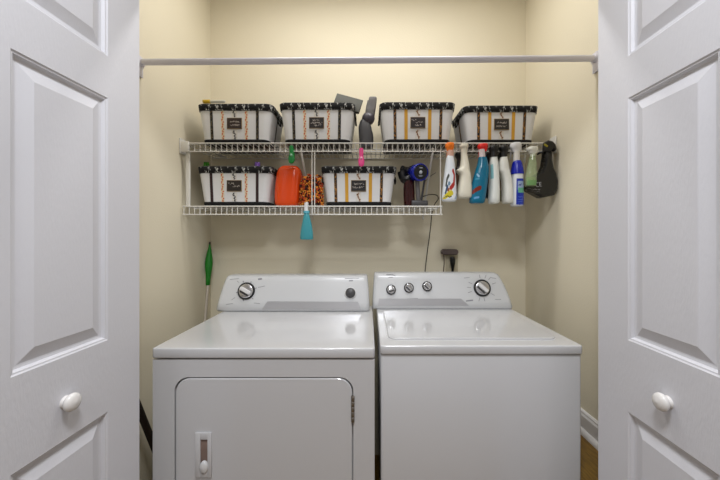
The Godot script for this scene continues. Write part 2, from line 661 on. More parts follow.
func leaf(d: Node3D, far: Vector3, u: Vector3, n: Vector3, w: float) -> MeshInstance3D:
	var t := 0.034
	var u0 := 0.117
	var u1 := 0.348
	var rows := [[0.235, 0.814], [1.004, 1.646], [1.757, 1.925]]
	var st := mb()
	var P := func(a: float, y: float, dep: float) -> Vector3: return far + u * a + Vector3(0, y, 0) + n * dep
	var y0 := 0.012
	var y1 := 2.035
	var c := 0.002
	# stiles and rails of the show face
	var cells := [[c, u0, y0 + c, y1 - c], [u1, w - c, y0 + c, y1 - c], [u0, u1, y0 + c, rows[0][0]], [u0, u1, rows[0][1], rows[1][0]], [u0, u1, rows[1][1], rows[2][0]], [u0, u1, rows[2][1], y1 - c]]
	for q in cells: quad(st, P.call(q[0], q[2], 0.0), P.call(q[1], q[2], 0.0), P.call(q[1], q[3], 0.0), P.call(q[0], q[3], 0.0), n)
	# chamfered rim, edges and back
	var ring := func(i: float, dep: float) -> Array: return [P.call(i, y0 + i, dep), P.call(w - i, y0 + i, dep), P.call(w - i, y1 - i, dep), P.call(i, y1 - i, dep)]
	var rings := [ring.call(c, 0.0), ring.call(0.0, -c), ring.call(0.0, -t + c), ring.call(c, -t)]
	var outs := [-u * -1.0, u, Vector3.UP, -u]
	for r in 3:
		for k in 4:
			var k2 := (k + 1) % 4
			var out: Vector3 = [Vector3.DOWN, u, Vector3.UP, -u][k] + n * (0.5 if r == 0 else (-0.5 if r == 2 else 0.0))
			quad(st, rings[r][k], rings[r][k2], rings[r + 1][k2], rings[r + 1][k], out)
	quad(st, rings[3][0], rings[3][1], rings[3][2], rings[3][3], -n)
	var lf := part(d, "leaf", st, M.door)
	# raised panels, each with its moulded border
	var prof := [[0.0, 0.0], [0.003, -0.0025], [0.006, -0.003], [0.010, -0.0095], [0.015, -0.0105], [0.018, -0.0105], [0.043, -0.002], [0.045, -0.0012]]
	for r in rows:
		st = mb()
		for k in prof.size() - 1:
			var a: Array = prof[k]
			var b: Array = prof[k + 1]
			var ra := [P.call(u0 + a[0], r[0] + a[0], a[1]), P.call(u1 - a[0], r[0] + a[0], a[1]), P.call(u1 - a[0], r[1] - a[0], a[1]), P.call(u0 + a[0], r[1] - a[0], a[1])]
			var rb := [P.call(u0 + b[0], r[0] + b[0], b[1]), P.call(u1 - b[0], r[0] + b[0], b[1]), P.call(u1 - b[0], r[1] - b[0], b[1]), P.call(u0 + b[0], r[1] - b[0], b[1])]
			for q in 4:
				var q2 := (q + 1) % 4
				quad(st, ra[q], ra[q2], rb[q2], rb[q], n)
			if k == prof.size() - 2: quad(st, rb[0], rb[1], rb[2], rb[3], n)
		part(lf, "panel", st, M.door)
	return lf

# ------------------------------------------------------------------ appliances
# a point of the leaning console face behind a pixel: face starts at (y0, z0) and leans back by k per metre of height
func on_face(px: float, py: float, y0: float, z0: float, k: float) -> Vector3:
	# z = z0 + k * (y - y0),  y = EYE - (py - PY) / FOCAL * z
	var s := (py - PY) / FOCAL
	var z := (z0 + k * (EYE - y0)) / (1.0 + k * s)
	return W(px, py, z)

func console(t: Node3D, xl: float, xr: float, y0: float, h: float, z0: float, k: float, zb: float, tl: float, tr: float) -> MeshInstance3D:
	var st := mb()
	var rings := []
	var steps := [[0.0, 0.0, 0.012], [0.03, 0.0, 0.006], [0.06, 0.0, 0.0], [0.25, 0.10, 0.0], [0.45, 0.26, 0.0], [0.65, 0.46, 0.0], [0.82, 0.68, 0.0], [0.91, 0.82, 0.0], [0.965, 0.94, 0.004], [0.99, 1.08, 0.011], [1.0, 1.25, 0.020]]
	for s in steps:
		var y: float = y0 + h * s[0]
		rings.append(rrect(xl + tl * s[1], xr - tr * s[1], -zb + float(s[2]) * 0.5, -(z0 + k * h * s[0]) - float(s[2]), y, 0.022, 5))
	loft(st, rings)
	return part(t, "console", st, M.console)

func dial(t: Node3D, at: Vector3, n: Vector3, r: float, turn: float, big: bool) -> void:
	var st := mb()
	lathe(st, at - n * 0.004, n, [[r, 0], [r, 0.010], [r * 0.96, 0.013], [r * 0.84, 0.013], [r * 0.80, 0.008]], 36)
	var o := part(t, "dial" if big else "knob", st, M.dark, "round control with dark ring and silver grip")
	st = mb()
	lathe(st, at, n, [[r * 0.84, 0.0], [r * 0.84, 0.009], [r * 0.76, 0.013], [r * 0.70, 0.0135], [0.0, 0.0135]], 36)
	part(o, "face", st, M.chrome)
	st = mb()
	var x := n.cross(Vector3.UP).normalized()
	var y := x.cross(n).normalized()
	var b := Basis(x, n, -y).rotated(n, turn)
	tbox(st, at + n * 0.018, Vector3(r * 1.44, 0.014, r * 0.46), b, r * 0.2, 0.004)
	part(o, "grip", st, M.plastic_white if big else M.chrome)
	st = mb()
	tbox(st, at + n * 0.0142 + b.z * r * 0.34, Vector3(r * 1.1, 0.0012, r * 0.22), b, r * 0.05, 0.0003)
	part(o, "grip_recess", st, M.grey_dark)

func marks(t: Node3D, list: Array, y0: float, z0: float, k: float, n: Vector3) -> void:
	# fine printed lines on the console face, [x0, y0, x1, y1] in pixels
	var st := mb()
	for l in list:
		var a := on_face(l[0], l[1], y0, z0, k) + n * 0.0006
		var b := on_face(l[2], l[3], y0, z0, k) + n * 0.0006
		var d := (b - a).normalized()
		var s := d.cross(n) * (0.0013 if l.size() < 5 else float(l[4]))
		quad(st, a - s, b - s, b + s, a + s, n)
	part(t, "printed_marks", st, M.mark, "fine grey printed scale marks", "stuff")

func build_dryer() -> void:
	var x0 := -0.7235
	var x1 := 0.0195
	var zf := 1.085
	var t := thing("clothes_dryer", "white front-loading clothes dryer with square-handled door and one big dial", "dryer", Vector3((x0 + x1) / 2, 0, -1.4))
	var st := mb()
	# cabinet: sides, back, plinth and the frame round the door
	rbox(st, Vector3((x0 + x1) / 2, 0.44, -1.425), Vector3(x1 - x0 - 0.004, 0.862, 0.63), 0.006, 0.002)
	part(t, "cabinet", st, M.enamel)
	st = mb()
	var dx0 := -0.650
	var dx1 := -0.052
	var dy0 := 0.17
	var dy1 := 0.8085
	var r := 0.048
	var z := -zf - 0.0005
	var fx0 := x0 + 0.001
	var fx1 := x1 - 0.001
	var inner := []
	var outer := []
	for q in 4:
		var cx: float = [dx1 - r, dx0 + r, dx0 + r, dx1 - r][q]
		var cy: float = [dy1 - r, dy1 - r, dy0 + r, dy0 + r][q]
		for k in 9:
			var a := PI / 2 * (q + k / 8.0)
			inner.append(Vector3(cx + r * cos(a), cy + r * sin(a), z))
			# outer partner on the panel's edge, corner at the middle of the arc
			var ox: float
			var oy: float
			var f := k / 8.0
			var cor := Vector2([fx1, fx0, fx0, fx1][q], [0.868, 0.868, 0.012, 0.012][q])
			if (q % 2 == 0):
				ox = lerpf(cx + r, cor.x, 1.0) if f <= 0.5 else lerpf(cor.x, cx, (f - 0.5) * 2.0)
				oy = lerpf(cy, cor.y, f * 2.0) if f <= 0.5 else cor.y
			else:
				oy = cor.y if f <= 0.5 else lerpf(cor.y, cy, (f - 0.5) * 2.0)
				ox = lerpf(cx, cor.x, f * 2.0) if f <= 0.5 else cor.x
			outer.append(Vector3(ox, oy, z))
	var n := inner.size()
	for k in n:
		var k2 := (k + 1) % n
		quad(st, inner[k], inner[k2], outer[k2], outer[k], Vector3.BACK)
		quad(st, inner[k], inner[k2], inner[k2] - Vector3(0, 0, 0.022), inner[k] - Vector3(0, 0, 0.022), Vector3((dx0 + dx1) / 2, (dy0 + dy1) / 2, 0) - inner[k])
		quad(st, outer[k], outer[k2], outer[k2] - Vector3(0, 0, 0.024), outer[k] - Vector3(0, 0, 0.024), outer[k] - Vector3((dx0 + dx1) / 2, (dy0 + dy1) / 2, z))
	part(t, "front_panel", st, M.enamel)
	# door
	st = mb()
	var g := 0.0042
	var o2 := []
	for k in n:
		var c := Vector2((dx0 + dx1) / 2, (dy0 + dy1) / 2)
		var p := Vector2(inner[k].x, inner[k].y)
		o2.append(Vector2(p.x + (g if p.x < c.x else -g), p.y + (g if p.y < c.y else -g)))
	extrude(st, o2, Vector3(0, 0, -zf - 0.021), Vector3.RIGHT, Vector3.UP, Vector3.BACK, 0.0215, 0.0025)
	var door := part(t, "door", st, M.enamel)
	st = mb()
	var hx := (204.0 - PX) / (FOCAL / zf)
	var hy := EYE - (454.0 - PY) / (FOCAL / zf)
	# raised handle surround with an open slot
	var hz := -zf + 0.0005
	for q in [[-0.0265, -0.0105, -0.073, 0.073], [0.0145, 0.0265, -0.073, 0.073], [-0.0105, 0.0145, 0.052, 0.073], [-0.0105, 0.0145, -0.073, -0.032]]:
		rbox(st, Vector3(hx + (q[0] + q[1]) / 2, hy + (q[2] + q[3]) / 2, hz + 0.003), Vector3(q[1] - q[0] + 0.001, q[3] - q[2] + 0.001, 0.006), 0.0015, 0.0006)
	var hd := part(door, "handle", st, M.handle, "white recessed door handle")
	st = mb()
	rbox(st, Vector3(hx + 0.002, hy + 0.010, hz + 0.0004), Vector3(0.026, 0.086, 0.0012), 0.0008, 0.0003)
	part(hd, "slot", st, M.slot)
	st = mb()
	lathe(st, Vector3(hx + 0.003, hy - 0.040, hz + 0.002), Vector3.BACK, [[0.014, 0], [0.014, 0.006], [0.010, 0.010], [0.0, 0.011]], 20, 1.5)
	part(hd, "thumb_rest", st, M.plastic_white)
	# hinge
	st = mb()
	for k in 5: lathe(st, Vector3(dx1 - 0.002, 0.661 + k * 0.0175, -zf + 0.003), Vector3.UP, [[0.0052, 0.0], [0.006, 0.001], [0.006, 0.0155], [0.0052, 0.0165]], 12)
	part(t, "hinge", st, M.steel, "small steel door hinge")
	# top panel
	st = mb()
	rbox(st, Vector3((x0 + x1) / 2, 0.8895, -1.4125), Vector3(x1 - x0, 0.0345, 0.665), 0.010, 0.0045)
	part(t, "top_panel", st, M.enamel)
	# console
	var y0 := 0.9075
	var z0 := 1.592
	var k := 0.27
	console(t, -0.757, 0.003, y0, 0.173, z0, k, 1.735, 0.038, 0.012)
	var fn := Vector3(0, k, 1).normalized()
	dial(t, on_face(246.5, 291, y0, z0, k), fn, 0.0425, -0.5, true)
	var st2 := mb()
	var bp := on_face(350.5, 293, y0, z0, k)
	lathe(st2, bp - fn * 0.003, fn, [[0.030, 0], [0.030, 0.005], [0.027, 0.007]], 28)
	var bt := part(t, "start_button", st2, M.plastic_white, "dark round button in a white ring")
	st2 = mb()
	lathe(st2, bp, fn, [[0.0245, 0.0], [0.0245, 0.010], [0.020, 0.013], [0.0, 0.014]], 28)
	part(bt, "button_cap", st2, M.grey_dark)
	st2 = mb()
	strip(st2, [[262, 309.3], [267.5, 301.3], [358, 301.8], [361, 309.6]], y0, z0, k, fn)
	part(t, "trim_strip", st2, M.silver, "brushed silver trim strip")
	var lines := [[230, 279.5, 239, 278.5], [226, 304.5, 233, 303.5], [254, 303, 260, 303.6], [237, 281, 239, 282.5], [258, 287.5, 265, 286], [231.5, 300, 235, 297.5], [258, 279.3, 262, 278.8, 0.004], [345, 278.5, 359, 278.2], [349, 280.8, 353, 280.6, 0.003]]
	for a in [0.3, 1.1, 1.9, 3.3, 4.4, 5.4]:
		lines.append([246.5 + cos(a) * 9.0, 291 - sin(a) * 9.0, 246.5 + cos(a) * 10.6, 291 - sin(a) * 10.6, 0.0022])
	marks(t, lines, y0, z0, k, fn)

func strip(st: SurfaceTool, p: Array, y0: float, z0: float, k: float, n: Vector3) -> void:
	var a := []
	for q in p: a.append(on_face(q[0], q[1], y0, z0, k))
	for e in 4:
		var e2 := (e + 1) % 4
		var mid: Vector3 = (a[0] + a[1] + a[2] + a[3]) / 4.0
		quad(st, a[e] - n * 0.001, a[e2] - n * 0.001, a[e2] + n * 0.0016, a[e] + n * 0.0016, (a[e] + a[e2]) / 2.0 - mid)
	quad(st, a[0] + n * 0.0016, a[1] + n * 0.0016, a[2] + n * 0.0016, a[3] + n * 0.0016, n)

func build_washer() -> void:
	var x0 := 0.0375
	var x1 := 0.714
	var zf := 1.085
	var t := thing("washing_machine", "white top-loading washing machine with flat lid and four dials", "washer", Vector3((x0 + x1) / 2, 0, -1.4))
	var st := mb()
	rbox(st, Vector3((x0 + x1) / 2, 0.448, -1.4125), Vector3(x1 - x0 - 0.004, 0.872, 0.652), 0.010, 0.003)
	part(t, "cabinet", st, M.enamel)
	st = mb()
	rbox(st, Vector3((x0 + x1) / 2, 0.90, -1.4125), Vector3(x1 - x0, 0.030, 0.665), 0.012, 0.0045)
	part(t, "top_deck", st, M.enamel)
	# dark gasket line under the lid, then the lid itself
	st = mb()
	rbox(st, Vector3(0.366, 0.9153, -1.352), Vector3(0.602, 0.0012, 0.426), 0.030, 0.0003)
	part(t, "lid_seam", st, M.plastic_white)
	st = mb()
	rbox(st, Vector3(0.367, 0.9185, -1.353), Vector3(0.597, 0.006, 0.421), 0.028, 0.0028, Transform3D.IDENTITY, 6)
	part(t, "lid", st, M.enamel)
	var y0 := 0.915
	var z0 := 1.608
	var k := 0.27
	console(t, 0.018, 0.719, y0, 0.176, z0, k, 1.735, 0.010, 0.062)
	var fn := Vector3(0, k, 1).normalized()
	dial(t, on_face(482, 288, y0, z0, k), fn, 0.0425, -0.75, true)
	for c in [[391, 289.7, 0.35], [408.8, 287.8, -0.75], [427, 286.3, -0.8]]:
		dial(t, on_face(c[0], c[1], y0, z0, k), fn, 0.0245, c[2], false)
	st = mb()
	strip(st, [[378, 305.8], [379, 298.6], [461, 298.6], [469, 305.8]], y0, z0, k, fn)
	part(t, "trim_strip", st, M.silver, "brushed silver trim strip")
	var lines := [[386, 274.6, 392, 274.3], [392, 274.3, 395.5, 275.8], [388.5, 277.4, 393, 277.2], [464, 278, 469.5, 277.6], [491, 277.6, 496, 278.6], [466, 301, 473, 300.2, 0.003], [495, 299.5, 501, 299.4], [381, 300.0, 396, 299.6], [407, 298.8, 418, 298.4]]
	for a in [0.4, 0.95, 1.3, 1.75, 2.7, 3.1, 3.5, 4.5, 4.9, 5.7]:
		lines.append([482 + cos(a) * 11.0, 288 - sin(a) * 10.0, 482 + cos(a) * 15.0, 288 - sin(a) * 13.5])
	marks(t, lines, y0, z0, k, fn)

# ------------------------------------------------------------------ rod and shelves
func build_closet_rod() -> void:
	var a := Vector3(WALL_L + 0.002, EYE + (PY - 62.2) / FOCAL * 1.305, -1.305)
	var b := Vector3(WALL_R - 0.002, EYE + (PY - 58.3) / FOCAL * 1.305, -1.305)
	var t := thing("closet_rod", "pale grey closet hanging rod spanning wall to wall above the baskets", "rod", (a + b) / 2)
	var st := mb()
	tube(st, [a, b], 0.0125, 20)
	part(t, "pole", st, M.rod)
	for s in [0, 1]:
		var p: Vector3 = a if s == 0 else b
		var d := Vector3.RIGHT if s == 0 else Vector3.LEFT
		st = mb()
		lathe(st, p - d * 0.001, d, [[0.027, 0], [0.027, 0.004], [0.018, 0.006], [0.018, 0.014], [0.0135, 0.014]], 24)
		rbox(st, p + d * 0.003 + Vector3(0, -0.032, 0), Vector3(0.006, 0.05, 0.032), 0.002, 0.001)
		part(t, "socket", st, M.rod)

func shelf(called: String, label: String, xa: float, xb: float, y: float) -> Node3D:
	var t := thing(called, label, "shelf", Vector3((xa + xb) / 2, y, -1.75))
	var zb := -BACK + 0.004
	var zf := -SHELF_Z
	var lip := 0.0415
	# one bent cross wire, shared by all
	var st := mb()
	tube(st, [Vector3(0, 0, zb + 1.75), Vector3(0, 0, zf + 1.75 - 0.004), Vector3(0, -0.003, zf + 1.75), Vector3(0, -lip, zf + 1.75)], 0.0022, 6)
	st.generate_normals()
	var wire := st.commit()
	var n := int((xb - xa - 0.01) / 0.0262)
	for k in n + 1:
		var o := MeshInstance3D.new()
		o.name = "cross_wire"
		o.mesh = wire
		o.material_override = M.wire
		t.add_child(o, true)
		o.position = Vector3(xa + 0.005 + (xb - xa - 0.01) * k / n - (xa + xb) / 2, 0, 0)
	for q in [[-0.002, zf + 0.0045], [-lip, zf + 0.0015], [-0.004, zf - 0.10], [-0.004, zf - 0.20], [-0.004, zb]]:
		st = mb()
		tube(st, [Vector3(xa, y + q[0], q[1]), Vector3(xb, y + q[0], q[1])], 0.0031, 8)
		part(t, "rail", st, M.wire)
	return t

func build_shelves() -> void:
	var t := shelf("wire_shelf", "long white wire shelf carrying four baskets, spanning the closet", WALL_L + 0.012, WALL_R - 0.006, UPPER_Y)
	for s in [0, 1]:
		var st := mb()
		if s == 0:
			rbox(st, Vector3(WALL_L + 0.0235, UPPER_Y - 0.019, -SHELF_Z + 0.006), Vector3(0.045, 0.05, 0.012), 0.003, 0.003)
			rbox(st, Vector3(WALL_L + 0.004, UPPER_Y - 0.015, -SHELF_Z - 0.01), Vector3(0.006, 0.075, 0.05), 0.003, 0.002)
		else:
			rbox(st, Vector3(WALL_R - 0.004, UPPER_Y - 0.010, -SHELF_Z - 0.012), Vector3(0.006, 0.085, 0.055), 0.003, 0.002)
			rbox(st, Vector3(WALL_R - 0.014, UPPER_Y - 0.085, -SHELF_Z - 0.006), Vector3(0.012, 0.16, 0.012), 0.003, 0.002)
		part(t, "end_bracket", st, M.wire, "white plastic wall bracket")
	for x in [-0.333, 0.314]:
		var st := mb()
		var a := Vector3(x, UPPER_Y - 0.043, -SHELF_Z - 0.006)
		var b := Vector3(x, UPPER_Y - 0.33, -BACK + 0.012)
		tube(st, [a + Vector3(0, 0.02, 0), a, b, b - Vector3(0, 0.03, -0.004)], 0.0055, 8)
		part(t, "brace", st, M.wire, "slanted white support brace")
	# rear wall clip with its bent lever, seen under the deck at the left
	var st0 := mb()
	var c := W(217, 157, 1.89)
	tube(st0, [W(203, 147.5, 1.66), W(211, 153.5, 1.78), W(224, 157, 1.885)], 0.003, 6)
	tube(st0, [W(208, 147.5, 1.66), W(217, 154.5, 1.80), W(227, 157, 1.885)], 0.003, 6)
	rbox(st0, c + Vector3(0.02, -0.004, 0), Vector3(0.07, 0.012, 0.012), 0.003, 0.002)
	part(t, "wall_clip", st0, M.wire)
	var l := shelf("wire_shelf", "shorter white wire shelf hung below the long one, holding two baskets", WALL_L + 0.012, 0.360, LOWER_Y)
	var st := mb()
	rbox(st, Vector3(-0.893, (UPPER_Y + LOWER_Y) / 2 - 0.022, -SHELF_Z - 0.010), Vector3(0.022, UPPER_Y - LOWER_Y - 0.04, 0.008), 0.003, 0.002)
	part(l, "hanger_strap", st, M.wire, "flat white hanging strap")
	for px in [312.2, 314.9, 440.2]:
		st = mb()
		var x: float = (px - PX) / FOCAL * SHELF_Z
		tube(st, [Vector3(x, UPPER_Y - 0.038, -SHELF_Z + 0.006), Vector3(x, LOWER_Y - 0.038, -SHELF_Z + 0.006)], 0.0024, 6)
		part(l, "hanging_rod", st, M.wire)

# ------------------------------------------------------------------ baskets
func basket(cx: float, y: float, h: float, gold: bool, plaque: int, label: String, outer: Material) -> Node3D:
	var zf := 1.612
	var t := thing("storage_basket", label, "basket", Vector3(cx, y, -zf - 0.12), "canvas baskets on the wire shelves")
	var ring := func(v: float, grow: float) -> PackedVector3Array:
		var hw := lerpf(0.160, 0.186, v) + grow
		return rrect(cx - hw, cx + hw, -zf - lerpf(0.225, 0.245, v) - grow, -zf + lerpf(0.0, 0.010, v) + grow, y + h * v, 0.034 + grow, 6)
	var st := mb()
	var rings := []
	for k in 9: rings.append(ring.call(0.96 * k / 8.0, 0.0))
	for k in 5: rings.append(ring.call(0.96 - 0.9 * k / 4.0, -0.006))
	loft(st, rings)
	part(t, "body", st, M.canvas)
	# print-covered rim and black base band
	st = mb()
	loft(st, [ring.call(0.82, 0.0005), ring.call(0.825, 0.004), ring.call(0.91, 0.0045), ring.call(0.99, 0.004), ring.call(1.0, 0.001), ring.call(1.0, -0.006), ring.call(0.98, -0.009), ring.call(0.82, -0.0065)], false, 9.0)
	part(t, "rim_band", st, M.rim_print, "black and white printed rim band")
	st = mb()
	loft(st, [ring.call(-0.002, -0.004), ring.call(-0.0005, -0.003)])
	part(t, "bottom_board", st, M.bottom_cloth)
	st = mb()
	loft(st, [ring.call(0.004, -0.0008), ring.call(0.002, 0.0015), ring.call(0.008, 0.0028), ring.call(0.085, 0.0030), ring.call(0.092, 0.0015), ring.call(0.092, -0.0008)], false)
	part(t, "base_band", st, M.black_cloth)
	# ribbons sewn down the front
	var px := zf / FOCAL
	var inner_m: Material = M.ribbon_gold if gold else M.ribbon_flower
	for r in [[-22.8, 0.0072, outer], [-11.8, 0.0082, inner_m], [11.8, 0.0082, inner_m], [22.8, 0.0072, outer]]:
		st = mb()
		ribbon(st, cx, y, h, zf, r[0] * px * 0.985, r[0] * px * 1.015, r[1], 0.09, 0.825)
		part(t, "ribbon", st, r[2])
	# ribbons round the ends
	for s in [-1, 1]:
		st = mb()
		for q in 2:
			var v0 := 0.06 if q == 0 else 0.44
			var v1 := 0.44 if q == 0 else 0.825
			var hw0 := lerpf(0.160, 0.186, v0) + 0.0012
			var hw1 := lerpf(0.160, 0.186, v1) + 0.0012
			quad_uv(st, [Vector3(cx + s * hw0, y + h * v0, -zf - 0.10), Vector3(cx + s * hw0, y + h * v0, -zf - 0.115), Vector3(cx + s * hw1, y + h * v1, -zf - 0.115), Vector3(cx + s * hw1, y + h * v1, -zf - 0.10)], Vector3(s, 0, 0), [Vector2(0, v0), Vector2(1, v0), Vector2(1, v1), Vector2(0, v1)])
		part(t, "ribbon", st, outer)
		# handle loop on the end
		st = mb()
		var hx: float = cx + s * 0.188
		tube(st, spline([Vector3(hx, y + h * 0.80, -zf - 0.08), Vector3(hx + s * 0.003, y + h * 0.68, -zf - 0.088), Vector3(hx + s * 0.003, y + h * 0.66, -zf - 0.13), Vector3(hx, y + h * 0.80, -zf - 0.138)], 5), 0.0035, 6)
		part(t, "handle", st, M.black_cloth)
	# printed ornaments above and below the plaque
	for v in [[0.10, 0.33], [0.66, 0.818]]:
		st = mb()
		ribbon(st, cx, y, h, zf, 0, 0, 0.013, v[0], v[1])
		part(t, "ornament", st, M["ornament_1"] if gold else M["ornament_0"], "small printed ornament")
	# dark name plaque in a thin light frame
	var pv := 0.50
	var pz := -zf + 0.010 * pv
	st = mb()
	rbox(st, Vector3(cx, y + h * pv, pz + 0.001), Vector3(0.075, 0.056, 0.004), 0.0015, 0.0008)
	var pq := part(t, "plaque", st, M.plaque_edge, "small dark plaque with handwritten white script")
	st = mb()
	quad_uv(st, [Vector3(cx - 0.0355, y + h * pv - 0.026, pz + 0.0034), Vector3(cx + 0.0355, y + h * pv - 0.026, pz + 0.0034), Vector3(cx + 0.0355, y + h * pv + 0.026, pz + 0.0034), Vector3(cx - 0.0355, y + h * pv + 0.026, pz + 0.0034)], Vector3.BACK, [Vector2(0, 1), Vector2(1, 1), Vector2(1, 0), Vector2(0, 0)])
	part(pq, "lettering", st, M["plaque_%d" % plaque])
	return t

func ribbon(st: SurfaceTool, cx: float, y: float, h: float, zf: float, xb: float, xt: float, half: float, v0: float, v1: float) -> void:
	for k in 4:
		var a := lerpf(v0, v1, k / 4.0)
		var b := lerpf(v0, v1, (k + 1) / 4.0)
		var xa := cx + lerpf(xb, xt, a)
		var xc := cx + lerpf(xb, xt, b)
		var za := -zf + 0.010 * a + 0.0012
		var zc := -zf + 0.010 * b + 0.0012
		quad_uv(st, [Vector3(xa - half, y + h * a, za), Vector3(xa + half, y + h * a, za), Vector3(xc + half, y + h * b, zc), Vector3(xc - half, y + h * b, zc)], Vector3.BACK, [Vector2(0, k / 4.0), Vector2(1, k / 4.0), Vector2(1, (k + 1) / 4.0), Vector2(0, (k + 1) / 4.0)])

func build_baskets() -> void:
	var s := 1.612 / FOCAL
	var u := UPPER_Y + 0.0045
	var l := LOWER_Y + 0.0045
	basket((235.0 - PX) * s, u, 0.191, false, 0, "flower-ribboned white basket on the long shelf with a yellow-capped tube on its rim", M.ribbon_dots)
	basket((316.8 - PX) * s, u, 0.197, false, 1, "flower-ribboned white basket on the long shelf with a grey folder sticking out", M.ribbon_dots)
	basket((417.7 - PX) * s, u, 0.199, true, 2, "gold-striped white basket standing beside the dark grey vacuum nozzle", M.ribbon_leopard)
	basket((501.0 - PX) * s, u, 0.182, true, 3, "gold-striped white basket above the row of spray bottles with black heads", M.ribbon_leopard)
	basket((234.8 - PX) * s, l, 0.193, false, 4, "white basket with brown ribbons beside the red jug on the lower shelf", M.ribbon_brown)
	basket((358.6 - PX) * s, l, 0.193, true, 5, "gold-striped white basket on the lower shelf beside the blue and black vacuum", M.ribbon_leopard)
	# things that show above the rims
	var t := thing("capped_tube", "clear tube with yellow cap lying on a basket rim", "tube", W(212, 103.5, 1.628))
	var st := mb()
	lathe(st, W(203.0, 101.6, 1.628), Vector3(1, 0.0, 0), [[0.006, 0], [0.0095, 0.002], [0.0095, 0.036], [0.008, 0.038]], 16)
	part(t, "cap", st, mat(Color(0.80, 0.66, 0.10), 0.4), "yellow cap")
	st = mb()
	lathe(st, W(203.0, 101.6, 1.628), Vector3(1, 0.0, 0), [[0.007, 0.037], [0.0075, 0.040], [0.0075, 0.10], [0.0065, 0.108], [0.003, 0.112]], 16)
	part(t, "barrel", st, mat(Color(0.78, 0.77, 0.72), 0.35))
	# grey folder standing tilted in the second basket
	t = thing("grey_folder", "flat grey folder sticking out of a basket beside the vacuum nozzle", "folder", W(345, 126, 1.66))
	st = mb()
	var b := Basis(Vector3.BACK, deg_to_rad(-15.0)) * Basis(Vector3.RIGHT, deg_to_rad(-18.0))
	tbox(st, W(348, 103.5, 1.675), Vector3(0.140, 0.08, 0.012), b, 0.003, 0.002)
	part(t, "cover", st, mat(Color(0.30, 0.30, 0.27), 0.6))
	st = mb()
	tbox(st, W(348, 103.5, 1.675) + b * Vector3(0, 0.0, -0.0105), Vector3(0.132, 0.074, 0.008), b, 0.001, 0.001)
	part(t, "pages", st, mat(Color(0.55, 0.54, 0.50), 0.8))
	# cloth tips in the lower basket
	for q in [[206.5, "green", Color(0.22, 0.50, 0.10)], [257.5, "purple", Color(0.58, 0.44, 0.78)]]:
		t = thing("folded_cloth", "%s cloth tip poking above the brown-ribboned basket" % q[1], "cloth", W(q[0], 176, 1.65))
		st = mb()
		var rr := []
		for k in 6:
			var f := k / 5.0
			var ring := oval(W(q[0], lerpf(180.0, 162.6, f), 1.65), lerpf(0.016, 0.010, f * f), lerpf(0.016, 0.006, f), 2.0, 18)
			for j in ring.size():
				ring[j] += Vector3(sin(j * 2.1) * 0.003, sin(j * 1.3 + k) * 0.003, cos(j * 1.7) * 0.003)
			rr.append(ring)
		loft(st, rr)
		part(t, "cloth", st, mat(q[2], 0.9))

